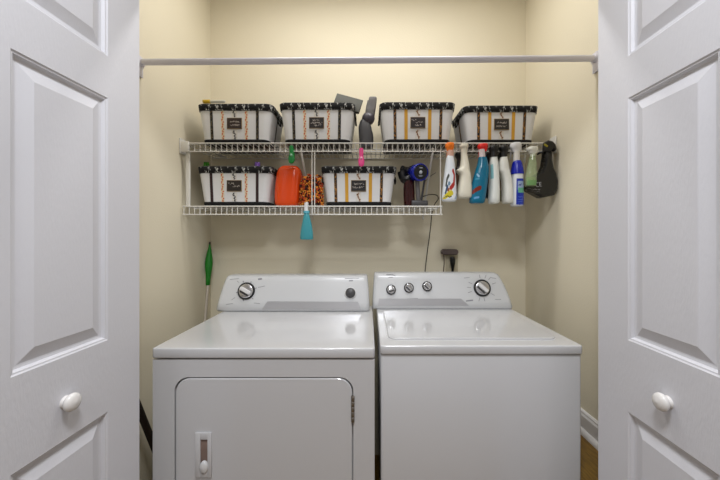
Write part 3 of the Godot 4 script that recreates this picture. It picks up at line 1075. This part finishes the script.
# ------------------------------------------------------------------ other things on the shelves
func build_shelf_things() -> void:
	# dark grey vacuum nozzle between two baskets
	var z := 1.70
	var t := thing("vacuum_nozzle", "dark grey vacuum cleaner nozzle standing between two baskets", "vacuum nozzle", W(366, 148, z))
	var st := mb()
	loft(st, body_rings([[147.8, 359.5, 373, 0.06], [138, 359.0, 373.5, 0.062], [128, 358.5, 371.5, 0.058], [122, 360, 370, 0.045], [119, 362, 369, 0.03]], z, 3.2))
	part(t, "body", st, M.grey_dark)
	st = mb()
	lathe(st, W(367, 119.5, z) - Vector3(0, 0, 0.034), Vector3(0.2, 0.15, 1), [[0.012, 0], [0.027, 0.008], [0.033, 0.024], [0.033, 0.042], [0.027, 0.058], [0.012, 0.066], [0, 0.068]], 24)
	part(t, "joint", st, mat(Color(0.30, 0.28, 0.31), 0.3))
	st = mb()
	loft(st, body_rings([[116, 365.8, 374.6, 0.045], [111, 366, 375.4, 0.048], [108, 367.2, 376, 0.046], [99, 368.8, 376.8, 0.046], [98.2, 369.2, 376.4, 0.042]], z, 4.0))
	part(t, "spout", st, M.grey_mid)
	st = mb()
	loft(st, body_rings([[113, 365.2, 369, 0.03], [106, 366.2, 369.4, 0.028], [101.0, 367.4, 369.4, 0.02]], z, 2.6, 16))
	part(t, "latch", st, M.grey_mid)
	# clips on the upper rail
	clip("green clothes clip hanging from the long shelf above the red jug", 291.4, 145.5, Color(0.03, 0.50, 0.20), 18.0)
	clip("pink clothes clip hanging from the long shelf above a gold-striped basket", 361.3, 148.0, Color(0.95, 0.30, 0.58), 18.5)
	# red jug
	z = 1.668
	t = thing("red_jug", "glossy orange-red plastic jug standing next to the chenille duster", "jug", W(289, 206, z))
	st = mb()
	loft(st, body_rings([[206.2, 277.8, 298.5, 0.092], [204.5, 276.2, 300.0, 0.100], [195, 275.8, 301.2, 0.104], [184, 276.6, 301.8, 0.104], [174, 278.0, 302.0, 0.100], [169.4, 279.8, 300.6, 0.092], [167, 283, 298, 0.07], [166.2, 287, 294, 0.03]], z, 3.8))
	part(t, "body", st, mat(Color(0.88, 0.29, 0.07), 0.16))
	st = mb()
	lathe(st, W(291, 166.6, z), Vector3.UP, [[0.016, -0.004], [0.016, 0.001], [0.010, 0.003], [0.0, 0.0032]], 20)
	part(t, "cap", st, mat(Color(0.88, 0.23, 0.05), 0.3))
	# chenille duster
	z = 1.628
	t = thing("chenille_duster", "shaggy rust and gold chenille duster leaning behind white hanging rods", "duster", W(311, 205, z))
	st = mb()
	loft(st, body_rings([[204.6, 303.5, 320.5, 0.040], [195, 303, 321, 0.044], [184, 304, 319.5, 0.040], [177.5, 307, 316, 0.03]], z, 2.2))
	part(t, "core", st, mat(Color(0.20, 0.08, 0.04), 0.9))
	var cols := [Color(0.68, 0.25, 0.08), Color(0.86, 0.55, 0.18), Color(0.26, 0.09, 0.06), Color(0.20, 0.15, 0.26)]
	for c in 4:
		st = mb()
		for k in [240, 260, 60, 22][c]:
			var a := rng.randf() * TAU
			var f := rng.randf()
			var py := lerpf(204.0, 175.5, f)
			var rx := (11.3 - 3.5 * f * f) / FOCAL * z
			var p := W(311.6, py, z) + Vector3(cos(a) * rx * 0.90, 0, sin(a) * 0.021)
			var q := p + Vector3(cos(a) * 0.006 + rng.randf_range(-0.006, 0.006), rng.randf_range(-0.010, 0.006), sin(a) * 0.006)
			var e := q + Vector3(rng.randf_range(-0.007, 0.007), rng.randf_range(-0.010, 0.004), sin(a) * 0.002)
			q.y = maxf(q.y, LOWER_Y + 0.007)
			e.y = maxf(e.y, LOWER_Y + 0.007)
			tube(st, [p, q, e], 0.0034, 5, 0.0028)
		part(t, "strands", st, mat(cols[c], 0.95), "", "stuff")
	# little teal spray bottle on the front rail of the lower shelf
	z = 1.572
	t = thing("spray_bottle", "small translucent teal bottle with white spout hung on the lower shelf rail", "bottle", W(306.5, 239.5, z), "bottles hung on the shelf rails")
	st = mb()
	var rings := body_rings([[239.6, 301.3, 312.4, 0.034], [238.5, 300.2, 313.2, 0.037], [232, 300.6, 312.9, 0.037], [224, 302, 311.6, 0.034], [217, 303.4, 309.8, 0.028], [212.5, 304.4, 308.6, 0.02]], z, 2.4)
	loft(st, rings)
	part(t, "body", st, mat(Color(0.25, 0.58, 0.62), 0.15))
	st = mb()
	loft(st, body_rings([[213.4, 303.4, 309.6, 0.026], [211.5, 303.4, 309.6, 0.026], [211, 304, 309, 0.024]], z, 2.2, 24, 1))
	part(t, "collar", st, mat(Color(0.35, 0.68, 0.75), 0.3))
	st = mb()
	loft(st, body_rings([[211.5, 304.2, 308.4, 0.018], [207, 304.2, 308.2, 0.016], [202.6, 304.6, 308.4, 0.016]], z, 2.4, 20))
	var hk := W(306.4, 203.2, z)
	tube(st, [hk, hk + Vector3(0, 0.004, -0.012), hk + Vector3(0, 0.004, -0.034), hk + Vector3(0, -0.012, -0.040)], 0.0045, 8)
	part(t, "spout", st, M.plastic_white)
	build_vacuum()

func clip(label: String, px: float, py: float, c: Color, len: float) -> void:
	var z := 1.578
	var p := W(px, py, z)
	var s := z / FOCAL
	var t := thing("clothes_clip", label, "clip", p + Vector3(0, -len * s, 0))
	var m := mat(c, 0.35)
	var st := mb()
	# long front jaw with rounded foot
	loft(st, body_rings([[py + len, px - 1.0, px + 1.0, 0.006], [py + len - 1.2, px - 2.6, px + 2.6, 0.010], [py + len - 6, px - 3.0, px + 3.0, 0.010], [py + len - 9, px - 2.0, px + 2.2, 0.009], [py + 3, px - 2.2, px + 2.2, 0.009], [py, px - 1.6, px + 1.6, 0.008]], z, 3.0, 20))
	part(t, "front_jaw", st, m)
	st = mb()
	tbox(st, p + Vector3(0, -len * s * 0.42, -0.0335), Vector3(0.017, len * s * 0.66, 0.006), Basis(Vector3.RIGHT, 0.10), 0.002, 0.002)
	part(t, "back_jaw", st, m)
	st = mb()
	var y := p.y - len * s * 0.62
	tube(st, spline([Vector3(p.x, y, -z + 0.006), Vector3(p.x + 0.004, y + 0.005, -z - 0.012), Vector3(p.x, y, -z - 0.034)], 4), 0.002, 6)
	lathe(st, Vector3(p.x - 0.008, y, -z - 0.014), Vector3.RIGHT, [[0.005, 0], [0.005, 0.016]], 12)
	part(t, "spring", st, M.steel)
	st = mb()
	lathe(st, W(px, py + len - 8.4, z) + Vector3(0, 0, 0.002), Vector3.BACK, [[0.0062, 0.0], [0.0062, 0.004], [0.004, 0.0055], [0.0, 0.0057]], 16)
	part(t, "highlight_spot", st, mat(c.lerp(Color.WHITE, 0.55), 0.4))  # pale disc stands in for a highlight on the clip

func build_vacuum() -> void:
	var z := 1.66
	var t := thing("handheld_vacuum", "black cordless vacuum with blue ring and dark red bin on the lower shelf", "vacuum", W(412, 206, z))
	var st := mb()
	# dust bin
	loft(st, body_rings([[206, 404.5, 414.2, 0.052], [204, 403.8, 414.8, 0.056], [190, 403.4, 414.6, 0.056], [181, 404, 414.2, 0.054]], z, 2.2))
	part(t, "dust_bin", st, mat(Color(0.20, 0.03, 0.03), 0.15))
	# cyclone body joining bin and motor
	st = mb()
	tube(st, spline([W(401.5, 171.5, z), W(404, 178.5, z), W(408.5, 179.5, z), W(412, 176, z + 0.01)], 4), 0.022, 12, 0.026)
	for k in 5:
		var c := W(402.5 + k * 2.6, 169.5 + sin(k * 0.9) * 1.4, z + 0.005)
		lathe(st, c, Vector3(0.2, 1, 0.3), [[0.011, -0.012], [0.0135, 0.0], [0.010, 0.016], [0.004, 0.020]], 14)
	part(t, "cyclone", st, M.black)
	# motor drum with blue ring, end facing the room
	var ax := Vector3(0.26, -0.14, 1.0).normalized()
	var mc := W(420.8, 172.2, z - 0.075)
	st = mb()
	lathe(st, mc - ax * 0.115, ax, [[0.024, 0.0], [0.034, 0.006], [0.0375, 0.05], [0.041, 0.06], [0.0435, 0.107], [0.0415, 0.113], [0.036, 0.115], [0.036, 0.110]], 36)
	var mo := part(t, "motor_drum", st, mat(Color(0.03, 0.10, 0.55), 0.25), "bright blue ring")
	st = mb()
	lathe(st, mc - ax * 0.008, ax, [[0.0362, 0.0], [0.0362, 0.006], [0.032, 0.0075], [0.0, 0.0075]], 36)
	var cap := part(mo, "end_cap", st, M.black)
	st = mb()
	lathe(st, mc - ax * 0.0015, ax, [[0.0085, 0.0], [0.0085, 0.0016], [0.0, 0.0018]], 24)
	var rt := ax.cross(Vector3.UP).normalized() * -1.0
	var up := ax.cross(rt) * 1.0
	if up.y < 0: up = -up
	for q in [[0.021, 0.008, 0.0022], [-0.015, 0.011, 0.0009], [-0.020, 0.009, 0.0009]]:
		var c: Vector3 = mc + up * q[0] + ax * 0.0004
		quad(st, c - rt * q[1] - up * q[2], c + rt * q[1] - up * q[2], c + rt * q[1] + up * q[2], c - rt * q[1] + up * q[2], ax)
	part(mo, "print", st, mat(Color(0.72, 0.74, 0.78), 0.5), "white printed mark")
	# handle, trigger and battery foot
	st = mb()
	tube(st, spline([W(417.2, 180, z - 0.02), W(417.6, 188, z - 0.02), W(418.6, 200.5, z - 0.015)], 5), 0.0115, 12)
	part(t, "handle", st, M.grey_mid)
	st = mb()
	tube(st, spline([W(424.8, 178, z - 0.02), W(423.4, 188, z - 0.02), W(421.3, 200.5, z - 0.015)], 5), 0.0055, 8)
	part(t, "handle_guard", st, M.grey_dark)
	st = mb()
	tbox(st, W(419.0, 203.6, z - 0.01), Vector3(0.082, 0.027, 0.06), Basis.IDENTITY, 0.006, 0.004)
	part(t, "battery", st, M.grey_dark)
	# charging cord
	t = thing("charging_cord", "thin black charging cord looping from the vacuum down behind the washer", "cord", W(425, 272, 1.885))
	st = mb()
	tube(st, spline([W(423.0, 196.4, z), W(430, 194.6, 1.70), W(436.5, 195.2, 1.76), W(438.2, 199, 1.84), W(434.5, 204.5, 1.88), W(432.3, 211, 1.89), W(430, 232, 1.891), W(427, 254, 1.891), W(424.9, 274, 1.891), W(424.4, 296, 1.87)], 8), 0.0026, 6)
	part(t, "cable", st, mat(Color(0.10, 0.09, 0.085), 0.6))
	t = thing("thin_wire", "thin dark wire hanging against the wall beside the vacuum ring", "wire", W(426, 181, 1.88))
	st = mb()
	tube(st, spline([W(425, 181.5, 1.87), W(430, 176.5, 1.89), W(436, 172.6, 1.893)], 6), 0.0014, 5)
	part(t, "strand", st, mat(Color(0.12, 0.10, 0.09), 0.6))

# ------------------------------------------------------------------ spray bottles on the upper rail
# trigger head: seen from behind, nozzle pointing to the wall, lever hooked over the rail
func trigger_head(t: Node3D, x0: float, x1: float, y0: float, y1: float, z: float, m: Material) -> MeshInstance3D:
	var st := mb()
	var w := x1 - x0
	var h := y1 - y0
	loft(st, body_rings([[y1, x0 + w * 0.18, x1 - w * 0.18, 0.024, 0.0], [y1 - h * 0.3, x0 + w * 0.10, x1 - w * 0.08, 0.034, -0.003], [y1 - h * 0.55, x0, x1 - w * 0.02, 0.044, -0.006], [y1 - h * 0.85, x0 + w * 0.03, x1, 0.046, -0.008], [y1 - h * 0.97, x0 + w * 0.12, x1 - w * 0.08, 0.040, -0.008], [y0, x0 + w * 0.3, x1 - w * 0.25, 0.02, -0.008]], z, 2.8, 24))
	var head := part(t, "spray_head", st, m)
	st = mb()
	var n := W((x0 + x1) / 2.0, y0 + h * 0.34, z + 0.026)
	lathe(st, n, Vector3(0, 0, -1), [[0.008, 0], [0.008, 0.003], [0.009, 0.004], [0.006, 0.0055]], 16)
	part(head, "nozzle", st, m)
	st = mb()
	var p := W((x0 + x1) / 2.0, y0 + h * 0.55, z)
	p.z = -SHELF_Z - 0.016
	tube(st, spline([p + Vector3(0, 0.012, 0.012), p, p + Vector3(0, -0.022, -0.004), p + Vector3(0, -0.040, -0.012)], 4), 0.0045, 8, 0.003)
	part(head, "trigger", st, m)
	return head

func collar(t: Node3D, x0: float, x1: float, y0: float, y1: float, z: float, m: Material, d := 0.0) -> void:
	var st := mb()
	var depth := (x1 - x0) / FOCAL * z if d == 0.0 else d
	loft(st, body_rings([[y1, x0, x1, depth], [y0 + 0.5, x0 + 0.2, x1 - 0.2, depth], [y0, x0 + 0.8, x1 - 0.8, depth * 0.8]], z, 2.1, 24, 1))
	part(t, "collar", st, m)

func bottle(label: String, sec: Array, z: float, m: Material, e := 2.6) -> Array:
	var s: Array = sec[0]
	var t := thing("spray_bottle", label, "bottle", W((s[1] + s[2]) / 2.0, s[0], z), "bottles hung on the shelf rails")
	var st := mb()
	var rings := body_rings(sec, z, e)
	loft(st, rings)
	part(t, "body", st, m)
	return [t, rings]

func label_patch(b: Array, f0: float, f1: float, a0: float, a1: float, m: Material, called := "printed_label", lift := 0.0007) -> void:
	var st := mb()
	patch(st, b[1], f0, f1, a0, a1, lift)
	part(b[0], called, st, m)

func build_bottles() -> void:
	var z := 1.560
	var white := mat(Color(0.86, 0.88, 0.90), 0.3)
	var cream := mat(Color(0.86, 0.84, 0.77), 0.35)
	# 1 white bottle, orange head, bright label
	var b := bottle("white spray bottle with orange head and a red and yellow printed label", [[201.4, 443, 455.4, 0.05], [200.4, 441.9, 456.2, 0.056], [192, 442.4, 456.0, 0.058], [178, 443.8, 455.3, 0.058], [166, 445.3, 454.4, 0.050], [158, 446.4, 453.6, 0.036], [155.5, 447.2, 453.2, 0.028]], z, white)
	collar(b[0], 447.0, 453.6, 150.6, 156.4, z, mat(Color(0.88, 0.70, 0.62), 0.4))
	trigger_head(b[0], 445.6, 454.4, 142.6, 151.2, z, mat(Color(0.98, 0.50, 0.06), 0.35))
	var im := blank(64, 96, Color(0.86, 0.88, 0.90))
	stroke(im, [Vector2(14, 46), Vector2(16, 36), Vector2(22, 30)], 4.0, Color(0.24, 0.26, 0.24))
	dot(im, 26, 44, 4, Color(0.40, 0.52, 0.62))
	dot(im, 24, 56, 4, Color(0.55, 0.30, 0.16))
	stroke(im, [Vector2(32, 52), Vector2(42, 44), Vector2(46, 28), Vector2(40, 20)], 4.5, Color(0.66, 0.16, 0.14))
	stroke(im, [Vector2(6, 78), Vector2(20, 70), Vector2(32, 64)], 7, Color(0.80, 0.74, 0.14))
	stroke(im, [Vector2(14, 62), Vector2(20, 50)], 4, Color(0.20, 0.30, 0.42))
	scribble(im, 8, 36, 74, 4, 1.2, Color(0.15, 0.15, 0.10))
	stroke(im, [Vector2(50, 86), Vector2(58, 66)], 3, Color(0.55, 0.62, 0.74))
	stroke(im, [Vector2(42, 90), Vector2(48, 74)], 2, Color(0.62, 0.68, 0.78))
	label_patch(b, 0.72, 0.08, 160, 20, tex_mat(im, 0.35))
	# 2 cream bottle with white head and grip notch
	b = bottle("plain cream spray bottle with off-white head and a bulge on its neck", [[198, 458.6, 470.8, 0.06], [197, 457.4, 471.6, 0.066], [186, 458.4, 471.2, 0.07], [175, 459.6, 470.2, 0.066], [170.5, 456.0, 469.4, 0.060], [168, 459.6, 469.2, 0.055], [160, 460.8, 467.9, 0.042], [153.5, 461.0, 467.0, 0.03]], z + 0.004, cream)
	collar(b[0], 460.8, 467.2, 149.4, 154.4, z + 0.004, cream)
	trigger_head(b[0], 460.2, 468.6, 144.0, 150.4, z + 0.004, cream)
	# dark bottle behind
	b = bottle("dark brown bottle hanging behind the plain cream spray bottle", [[195.5, 454.2, 462.6, 0.05], [194.6, 453.6, 463.2, 0.054], [180, 454, 463, 0.054], [171, 454.6, 462, 0.05], [166, 456.4, 460.6, 0.03], [158, 457, 460, 0.024]], 1.655, mat(Color(0.10, 0.06, 0.045), 0.35))
	label_patch(b, 0.5, 0.12, 150, 30, mat(Color(0.36, 0.22, 0.12), 0.6))
	trigger_head(b[0], 455.5, 461.5, 152.4, 159, 1.655, M.black)
	# 3 teal bottle, red head
	b = bottle("tilted teal blue spray bottle with red head and white collar", [[203.6, 471, 482.5, 0.05], [202.6, 469.6, 484.2, 0.057], [194, 470.2, 485.4, 0.06], [182, 472.2, 487.0, 0.06], [172, 475.0, 488.2, 0.056], [164, 477.4, 487.8, 0.046], [157.4, 478.6, 486.4, 0.034]], z - 0.004, mat(Color(0.03, 0.40, 0.52), 0.2))
	collar(b[0], 479.0, 485.2, 149.6, 158.2, z - 0.004, mat(Color(0.86, 0.80, 0.80), 0.4))
	trigger_head(b[0], 478.2, 488.0, 143.4, 151.6, z - 0.004, mat(Color(0.88, 0.12, 0.10), 0.3))
	im = blank(64, 96, Color(0.03, 0.40, 0.52))
	stroke(im, [Vector2(8, 58), Vector2(30, 50)], 5, Color(0.46, 0.14, 0.08))
	stroke(im, [Vector2(10, 18), Vector2(22, 24)], 2.5, Color(0.55, 0.70, 0.80))
	stroke(im, [Vector2(10, 30), Vector2(24, 30)], 2, Color(0.25, 0.55, 0.66))
	stroke(im, [Vector2(18, 74), Vector2(30, 72)], 3, Color(0.40, 0.62, 0.80))
	for k in 6: stroke(im, [Vector2(40, 34 + k * 8), Vector2(58, 34 + k * 8)], 0.8, Color(0.05, 0.40, 0.55))
	label_patch(b, 0.74, 0.10, 160, 25, tex_mat(im, 0.2))
	# dark teal bottle behind
	b = bottle("dark teal bottle hanging behind the tilted blue spray bottle", [[198.6, 482.0, 489.6, 0.05], [197.6, 481.4, 490.2, 0.054], [186, 481.8, 490, 0.054], [175, 482.6, 489.4, 0.05], [167, 484, 488.4, 0.03], [160, 484.4, 488, 0.024]], 1.655, mat(Color(0.02, 0.11, 0.15), 0.3))
	trigger_head(b[0], 483.4, 489.0, 153.4, 161, 1.655, M.black)
	# 4 and 5 white bottles with black heads
	b = bottle("straight white spray bottle with black head next to the teal one", [[203.6, 489.8, 497.8, 0.06], [202.6, 488.8, 498.6, 0.066], [190, 489.4, 498.6, 0.068], [176, 489.6, 498.2, 0.064], [164, 489.6, 497.6, 0.052], [156.6, 490.2, 496.9, 0.034]], z, mat(Color(0.84, 0.85, 0.83), 0.3))
	collar(b[0], 489.2, 497.2, 152.6, 157.6, z, M.black)
	trigger_head(b[0], 489.6, 498.6, 145.6, 153.4, z, M.black)
	label_patch(b, 0.78, 0.55, 165, 120, mat(Color(0.50, 0.70, 0.72), 0.4))
	b = bottle("white spray bottle with black head and a curved waist next to the blue-labelled one", [[203.4, 503.8, 511.2, 0.06], [202.4, 502.8, 512.0, 0.066], [192, 502.6, 511.6, 0.068], [181, 502.0, 511.0, 0.064], [173.5, 499.8, 509.6, 0.060], [171, 498.2, 509, 0.056], [163, 498.8, 507.6, 0.050], [156.6, 500.2, 506.9, 0.034]], z, mat(Color(0.84, 0.84, 0.81), 0.3))
	collar(b[0], 499.4, 507.2, 152.6, 157.6, z, M.black)
	trigger_head(b[0], 499.8, 508.6, 145.6, 153.4, z, M.black)
	b = bottle("olive brown labelled bottle hanging between the two black-headed white bottles", [[201.0, 497.0, 503.6, 0.05], [200.2, 496.4, 504.4, 0.054], [188, 496.6, 504.2, 0.054], [178, 497.0, 504, 0.05], [168, 499, 503, 0.03], [160, 499.4, 502.6, 0.024]], 1.655, mat(Color(0.36, 0.33, 0.22), 0.5))
	label_patch(b, 0.66, 0.35, 150, 30, mat(Color(0.60, 0.52, 0.44), 0.6))
	trigger_head(b[0], 498.2, 503.8, 153.4, 161, 1.655, M.black)
	# 6 blue shouldered bottle
	b = bottle("white bottle with royal blue shoulder, blue label and white head", [[206.4, 512.4, 521.6, 0.05], [205.4, 511.2, 522.6, 0.056], [196, 511.2, 522.6, 0.058], [184, 511.6, 522.4, 0.058], [173.6, 511.8, 522.2, 0.056]], z - 0.004, mat(Color(0.84, 0.85, 0.86), 0.3))
	var st := mb()
	loft(st, body_rings([[174.6, 511.2, 522.8, 0.060], [173.8, 511.0, 523.0, 0.061], [168, 511.8, 522.2, 0.056], [163, 512.8, 521.2, 0.046], [161, 513.6, 520.4, 0.036]], z - 0.004, 2.4))
	part(b[0], "shoulder", st, mat(Color(0.02, 0.10, 0.60), 0.25), "royal blue shoulder cover")
	collar(b[0], 513.2, 519.8, 151.4, 161.6, z - 0.004, mat(Color(0.86, 0.85, 0.82), 0.35))
	trigger_head(b[0], 511.0, 521.4, 142.4, 152.4, z - 0.004, mat(Color(0.86, 0.86, 0.87), 0.3))
	im = blank(48, 96, Color(0.04, 0.16, 0.60))
	im.fill_rect(Rect2i(6, 8, 36, 26), Color(0.55, 0.62, 0.74))
	im.fill_rect(Rect2i(8, 28, 32, 14), Color(0.35, 0.62, 0.50))
	scribble(im, 10, 40, 18, 3, 1.4, Color(0.10, 0.14, 0.45))
	for k in 4: scribble(im, 8, 40, 54 + k * 9, 2, 0.9, Color(0.35, 0.46, 0.78))
	label_patch(b, 0.86, 0.16, 118, 20, tex_mat(im, 0.35))
	# 7 clear green bottle
	var green := mat(Color(0.72, 0.80, 0.60, 0.32), 0.1)
	green.transparency = BaseMaterial3D.TRANSPARENCY_ALPHA
	b = bottle("translucent pale green spray bottle with frosted head beside the black one", [[186.4, 526.0, 534.6, 0.03], [185.4, 524.8, 535.8, 0.034], [176, 525.4, 536.4, 0.036], [168, 527.2, 536.2, 0.034], [160, 529.2, 535.6, 0.030], [155.6, 530.4, 535.0, 0.026]], z - 0.022, green)
	st = mb()
	loft(st, body_rings([[185.6, 526.6, 534.0, 0.026], [184.8, 525.8, 534.8, 0.030], [180, 526.0, 535.2, 0.031], [177.5, 526.4, 535.2, 0.030]], z - 0.022, 2.6))
	part(b[0], "liquid", st, mat(Color(0.50, 0.60, 0.36), 0.2))
	label_patch(b, 0.30, 0.14, 140, 40, mat(Color(0.40, 0.56, 0.34), 0.5))
	collar(b[0], 530.2, 535.4, 152.8, 156.6, z - 0.022, mat(Color(0.80, 0.82, 0.74), 0.3))
	trigger_head(b[0], 527.8, 538.2, 146.6, 153.6, z - 0.022, mat(Color(0.84, 0.84, 0.80), 0.3))
	# 8 big black bottle turned sideways
	var zb := 1.586
	var t := thing("spray_bottle", "large black spray bottle with sloping body hanging next to the translucent green one", "bottle", W(541, 198, zb), "bottles hung on the shelf rails")
	st = mb()
	var s := zb / FOCAL
	var ol := []
	for p in [[523.0, 189.4], [524.0, 187.4], [533.6, 175.6], [539.5, 172.0], [542.0, 166.0], [543.2, 158.0], [543.8, 152.6], [549.6, 152.6], [550.0, 160.0], [551.2, 168.0], [554.2, 174.4], [555.8, 181.0], [555.4, 189.0], [552.4, 195.6], [541.0, 198.0], [538.5, 197.8]]:
		ol.append(Vector2((p[0] - PX) * s, EYE - (p[1] - PY) * s))
	extrude(st, ol, Vector3(0, 0, -zb - 0.028), Vector3.RIGHT, Vector3.UP, Vector3.BACK, 0.056, 0.009)
	part(t, "body", st, mat(Color(0.028, 0.026, 0.026), 0.32))
	st = mb()
	ol = []
	for p in [[542.0, 152.8], [541.6, 149.2], [542.4, 143.4], [545.6, 141.6], [550.0, 142.6], [553.2, 146.0], [554.0, 150.4], [552.0, 152.4], [550.4, 150.2], [548.6, 153.2]]:
		ol.append(Vector2((p[0] - PX) * s, EYE - (p[1] - PY) * s))
	extrude(st, ol, Vector3(0, 0, -1.586), Vector3.RIGHT, Vector3.UP, Vector3.BACK, 0.028, 0.005)
	var hd := part(t, "spray_head", st, mat(Color(0.05, 0.048, 0.05), 0.35))
	st = mb()
	tbox(st, W(546.0, 145.4, 1.5575), Vector3(0.020, 0.009, 0.003), Basis(Vector3.BACK, -0.6), 0.002, 0.001)
	part(hd, "nozzle_mark", st, mat(Color(0.62, 0.58, 0.10), 0.5), "yellow mark")
	st = mb()
	var hp := W(541.6, 152.0, zb)
	tube(st, [Vector3(hp.x + 0.008, hp.y, -zb), Vector3(hp.x - 0.004, hp.y - 0.002, -zb - 0.010), Vector3(hp.x - 0.010, hp.y - 0.006, -SHELF_Z - 0.012)], 0.005, 8)
	part(hd, "trigger", st, M.black)
	st = mb()
	for k in 5:
		tbox(st, W(544.6 + k * -0.5, 156 + k * 3.4, zb - 0.029), Vector3(0.012, 0.004, 0.004), Basis(Vector3.BACK, 0.2), 0.0015, 0.001)
	part(t, "grip_ribs", st, M.black)
	var ink := mat(Color(0.66, 0.66, 0.68), 0.5)
	var tm := TextMesh.new()
	tm.text = "CE"
	tm.font_size = 16
	tm.pixel_size = 0.0017
	tm.depth = 0.0006
	var f := SystemFont.new()
	f.font_names = PackedStringArray(["Droid Sans"])
	f.font_italic = false
	tm.font = f
	var tx := MeshInstance3D.new()
	tx.name = "lettering"
	tx.mesh = tm
	tx.material_override = ink
	t.add_child(tx)
	tx.position = W(538.8, 184.6, zb - 0.0288) - t.position
	tx.rotation.z = 0.12
	im = blank(96, 48, Color(0.028, 0.026, 0.026))
	scribble(im, 8, 88, 16, 5, 1.6, Color(0.55, 0.55, 0.57))
	scribble(im, 30, 88, 32, 4, 1.2, Color(0.42, 0.42, 0.44))
	st = mb()
	var q := [W(526.5, 192.2, zb - 0.0286), W(542.5, 194.6, zb - 0.0286), W(542.5, 188.0, zb - 0.0286), W(526.5, 186.4, zb - 0.0286)]
	quad_uv(st, q, Vector3.BACK, [Vector2(0, 1), Vector2(1, 1), Vector2(1, 0), Vector2(0, 0)])
	part(t, "printed_label", st, tex_mat(im, 0.35))

# ------------------------------------------------------------------ outlet, cords
func build_outlet() -> void:
	var c := W(451.5, 262, BACK)
	c.z = -BACK
	var t := thing("power_outlet", "cream wall outlet plate above the washer console", "outlet", c)
	var st := mb()
	rbox(st, c + Vector3(0, 0, 0.003), Vector3(0.072, 0.118, 0.006), 0.003, 0.002)
	part(t, "plate", st, mat(Color(0.76, 0.72, 0.62), 0.4))
	for s in [-1, 1]:
		st = mb()
		rbox(st, c + Vector3(0, 0.021 * s, 0.006), Vector3(0.034, 0.028, 0.004), 0.0015, 0.001)
		part(t, "socket", st, mat(Color(0.70, 0.66, 0.56), 0.4))
	# grey pill-shaped adapter
	t = thing("power_adapter", "grey rounded power adapter plugged into the wall outlet", "adapter", W(449.6, 252, 1.87))
	st = mb()
	var p := W(449.6, 252, 1.868)
	var ol := []
	for k in 24:
		var a := TAU * k / 24
		ol.append(Vector2((0.032 if cos(a) > 0 else -0.032) + 0.0165 * cos(a), 0.0165 * sin(a)))
	extrude(st, ol, Vector3(p.x, p.y, -BACK + 0.008), Vector3.RIGHT, Vector3.UP, Vector3.BACK, 0.038, 0.005)
	part(t, "case", st, mat(Color(0.36, 0.31, 0.30), 0.5))
	st = mb()
	tube(st, spline([Vector3(p.x - 0.033, p.y - 0.012, -1.875), W(444.2, 262, 1.875), W(443.4, 274, 1.88), W(443, 300, 1.88)], 5), 0.003, 6)
	part(t, "cord", st, mat(Color(0.36, 0.31, 0.28), 0.6))
	# black plug of the washer
	t = thing("power_plug", "black power plug with cord going down behind the washer", "plug", W(452.6, 264, 1.87))
	st = mb()
	loft(st, body_rings([[272, 451.5, 453.8, 0.010], [267, 451.2, 454.0, 0.014], [264, 450.4, 454.8, 0.024], [258.6, 450.0, 455.2, 0.030], [257, 450.4, 454.8, 0.026]], 1.873, 3.0, 20))
	part(t, "plug_body", st, M.black)
	st = mb()
	tube(st, spline([W(452.6, 270, 1.873), W(452.4, 282, 1.873), W(452, 310, 1.86)], 4), 0.0042, 8)
	part(t, "cord", st, M.black)
	st = mb()
	var pr := W(452.6, 260, 1.885)
	rbox(st, pr, Vector3(0.012, 0.008, 0.022), 0.001, 0.001)
	part(t, "prongs", st, M.steel)

func build_leaning_things() -> void:
	# green headed duster in the back left corner
	var top := W(209.8, 244, 1.852)
	var low := W(208.0, 282.5, 1.815)
	var dir := (low - top).normalized()
	var t := thing("lint_duster", "green leaf-shaped duster on a thin white stick behind the dryer", "duster", top + dir * 1.2)
	var st := mb()
	lathe(st, top, dir, [[0.004, 0.0], [0.007, 0.02], [0.013, 0.05], [0.0185, 0.085], [0.0205, 0.11], [0.018, 0.145], [0.014, 0.175], [0.0120, 0.20], [0.0112, 0.232], [0.008, 0.234]], 20, 1.0)
	part(t, "head", st, mat(Color(0.04, 0.46, 0.07), 0.6))
	st = mb()
	lathe(st, top - dir * 0.012, dir, [[0.0035, 0.0], [0.0045, 0.004], [0.0045, 0.016]], 12)
	part(t, "tip", st, M.dark)
	st = mb()
	var foot := W(205.0, 320, 1.755)
	var d2 := (foot - low).normalized()
	tube(st, [top + dir * 0.225, foot, foot + d2 * (foot.y - 0.004) / absf(d2.y)], 0.0075, 10)
	part(t, "stick", st, mat(Color(0.74, 0.70, 0.64), 0.45))
	# dark strip leaning beside the dryer
	var a := Vector3(-0.912, 1.03, -1.10)
	var b := Vector3(-0.782, 0.012, -1.40)
	t = thing("wooden_strip", "dark brown wooden strip leaning in the gap beside the dryer", "strip", b)
	st = mb()
	var yy := (a - b).normalized()
	var zz := Vector3(0.25, 0, 1)
	zz = (zz - yy * zz.dot(yy)).normalized()
	var xx := yy.cross(zz)
	tbox(st, (a + b) / 2, Vector3(0.023, (a - b).length(), 0.014), Basis(xx, yy, zz), 0.003, 0.002)
	part(t, "board", st, M.dark_wood)
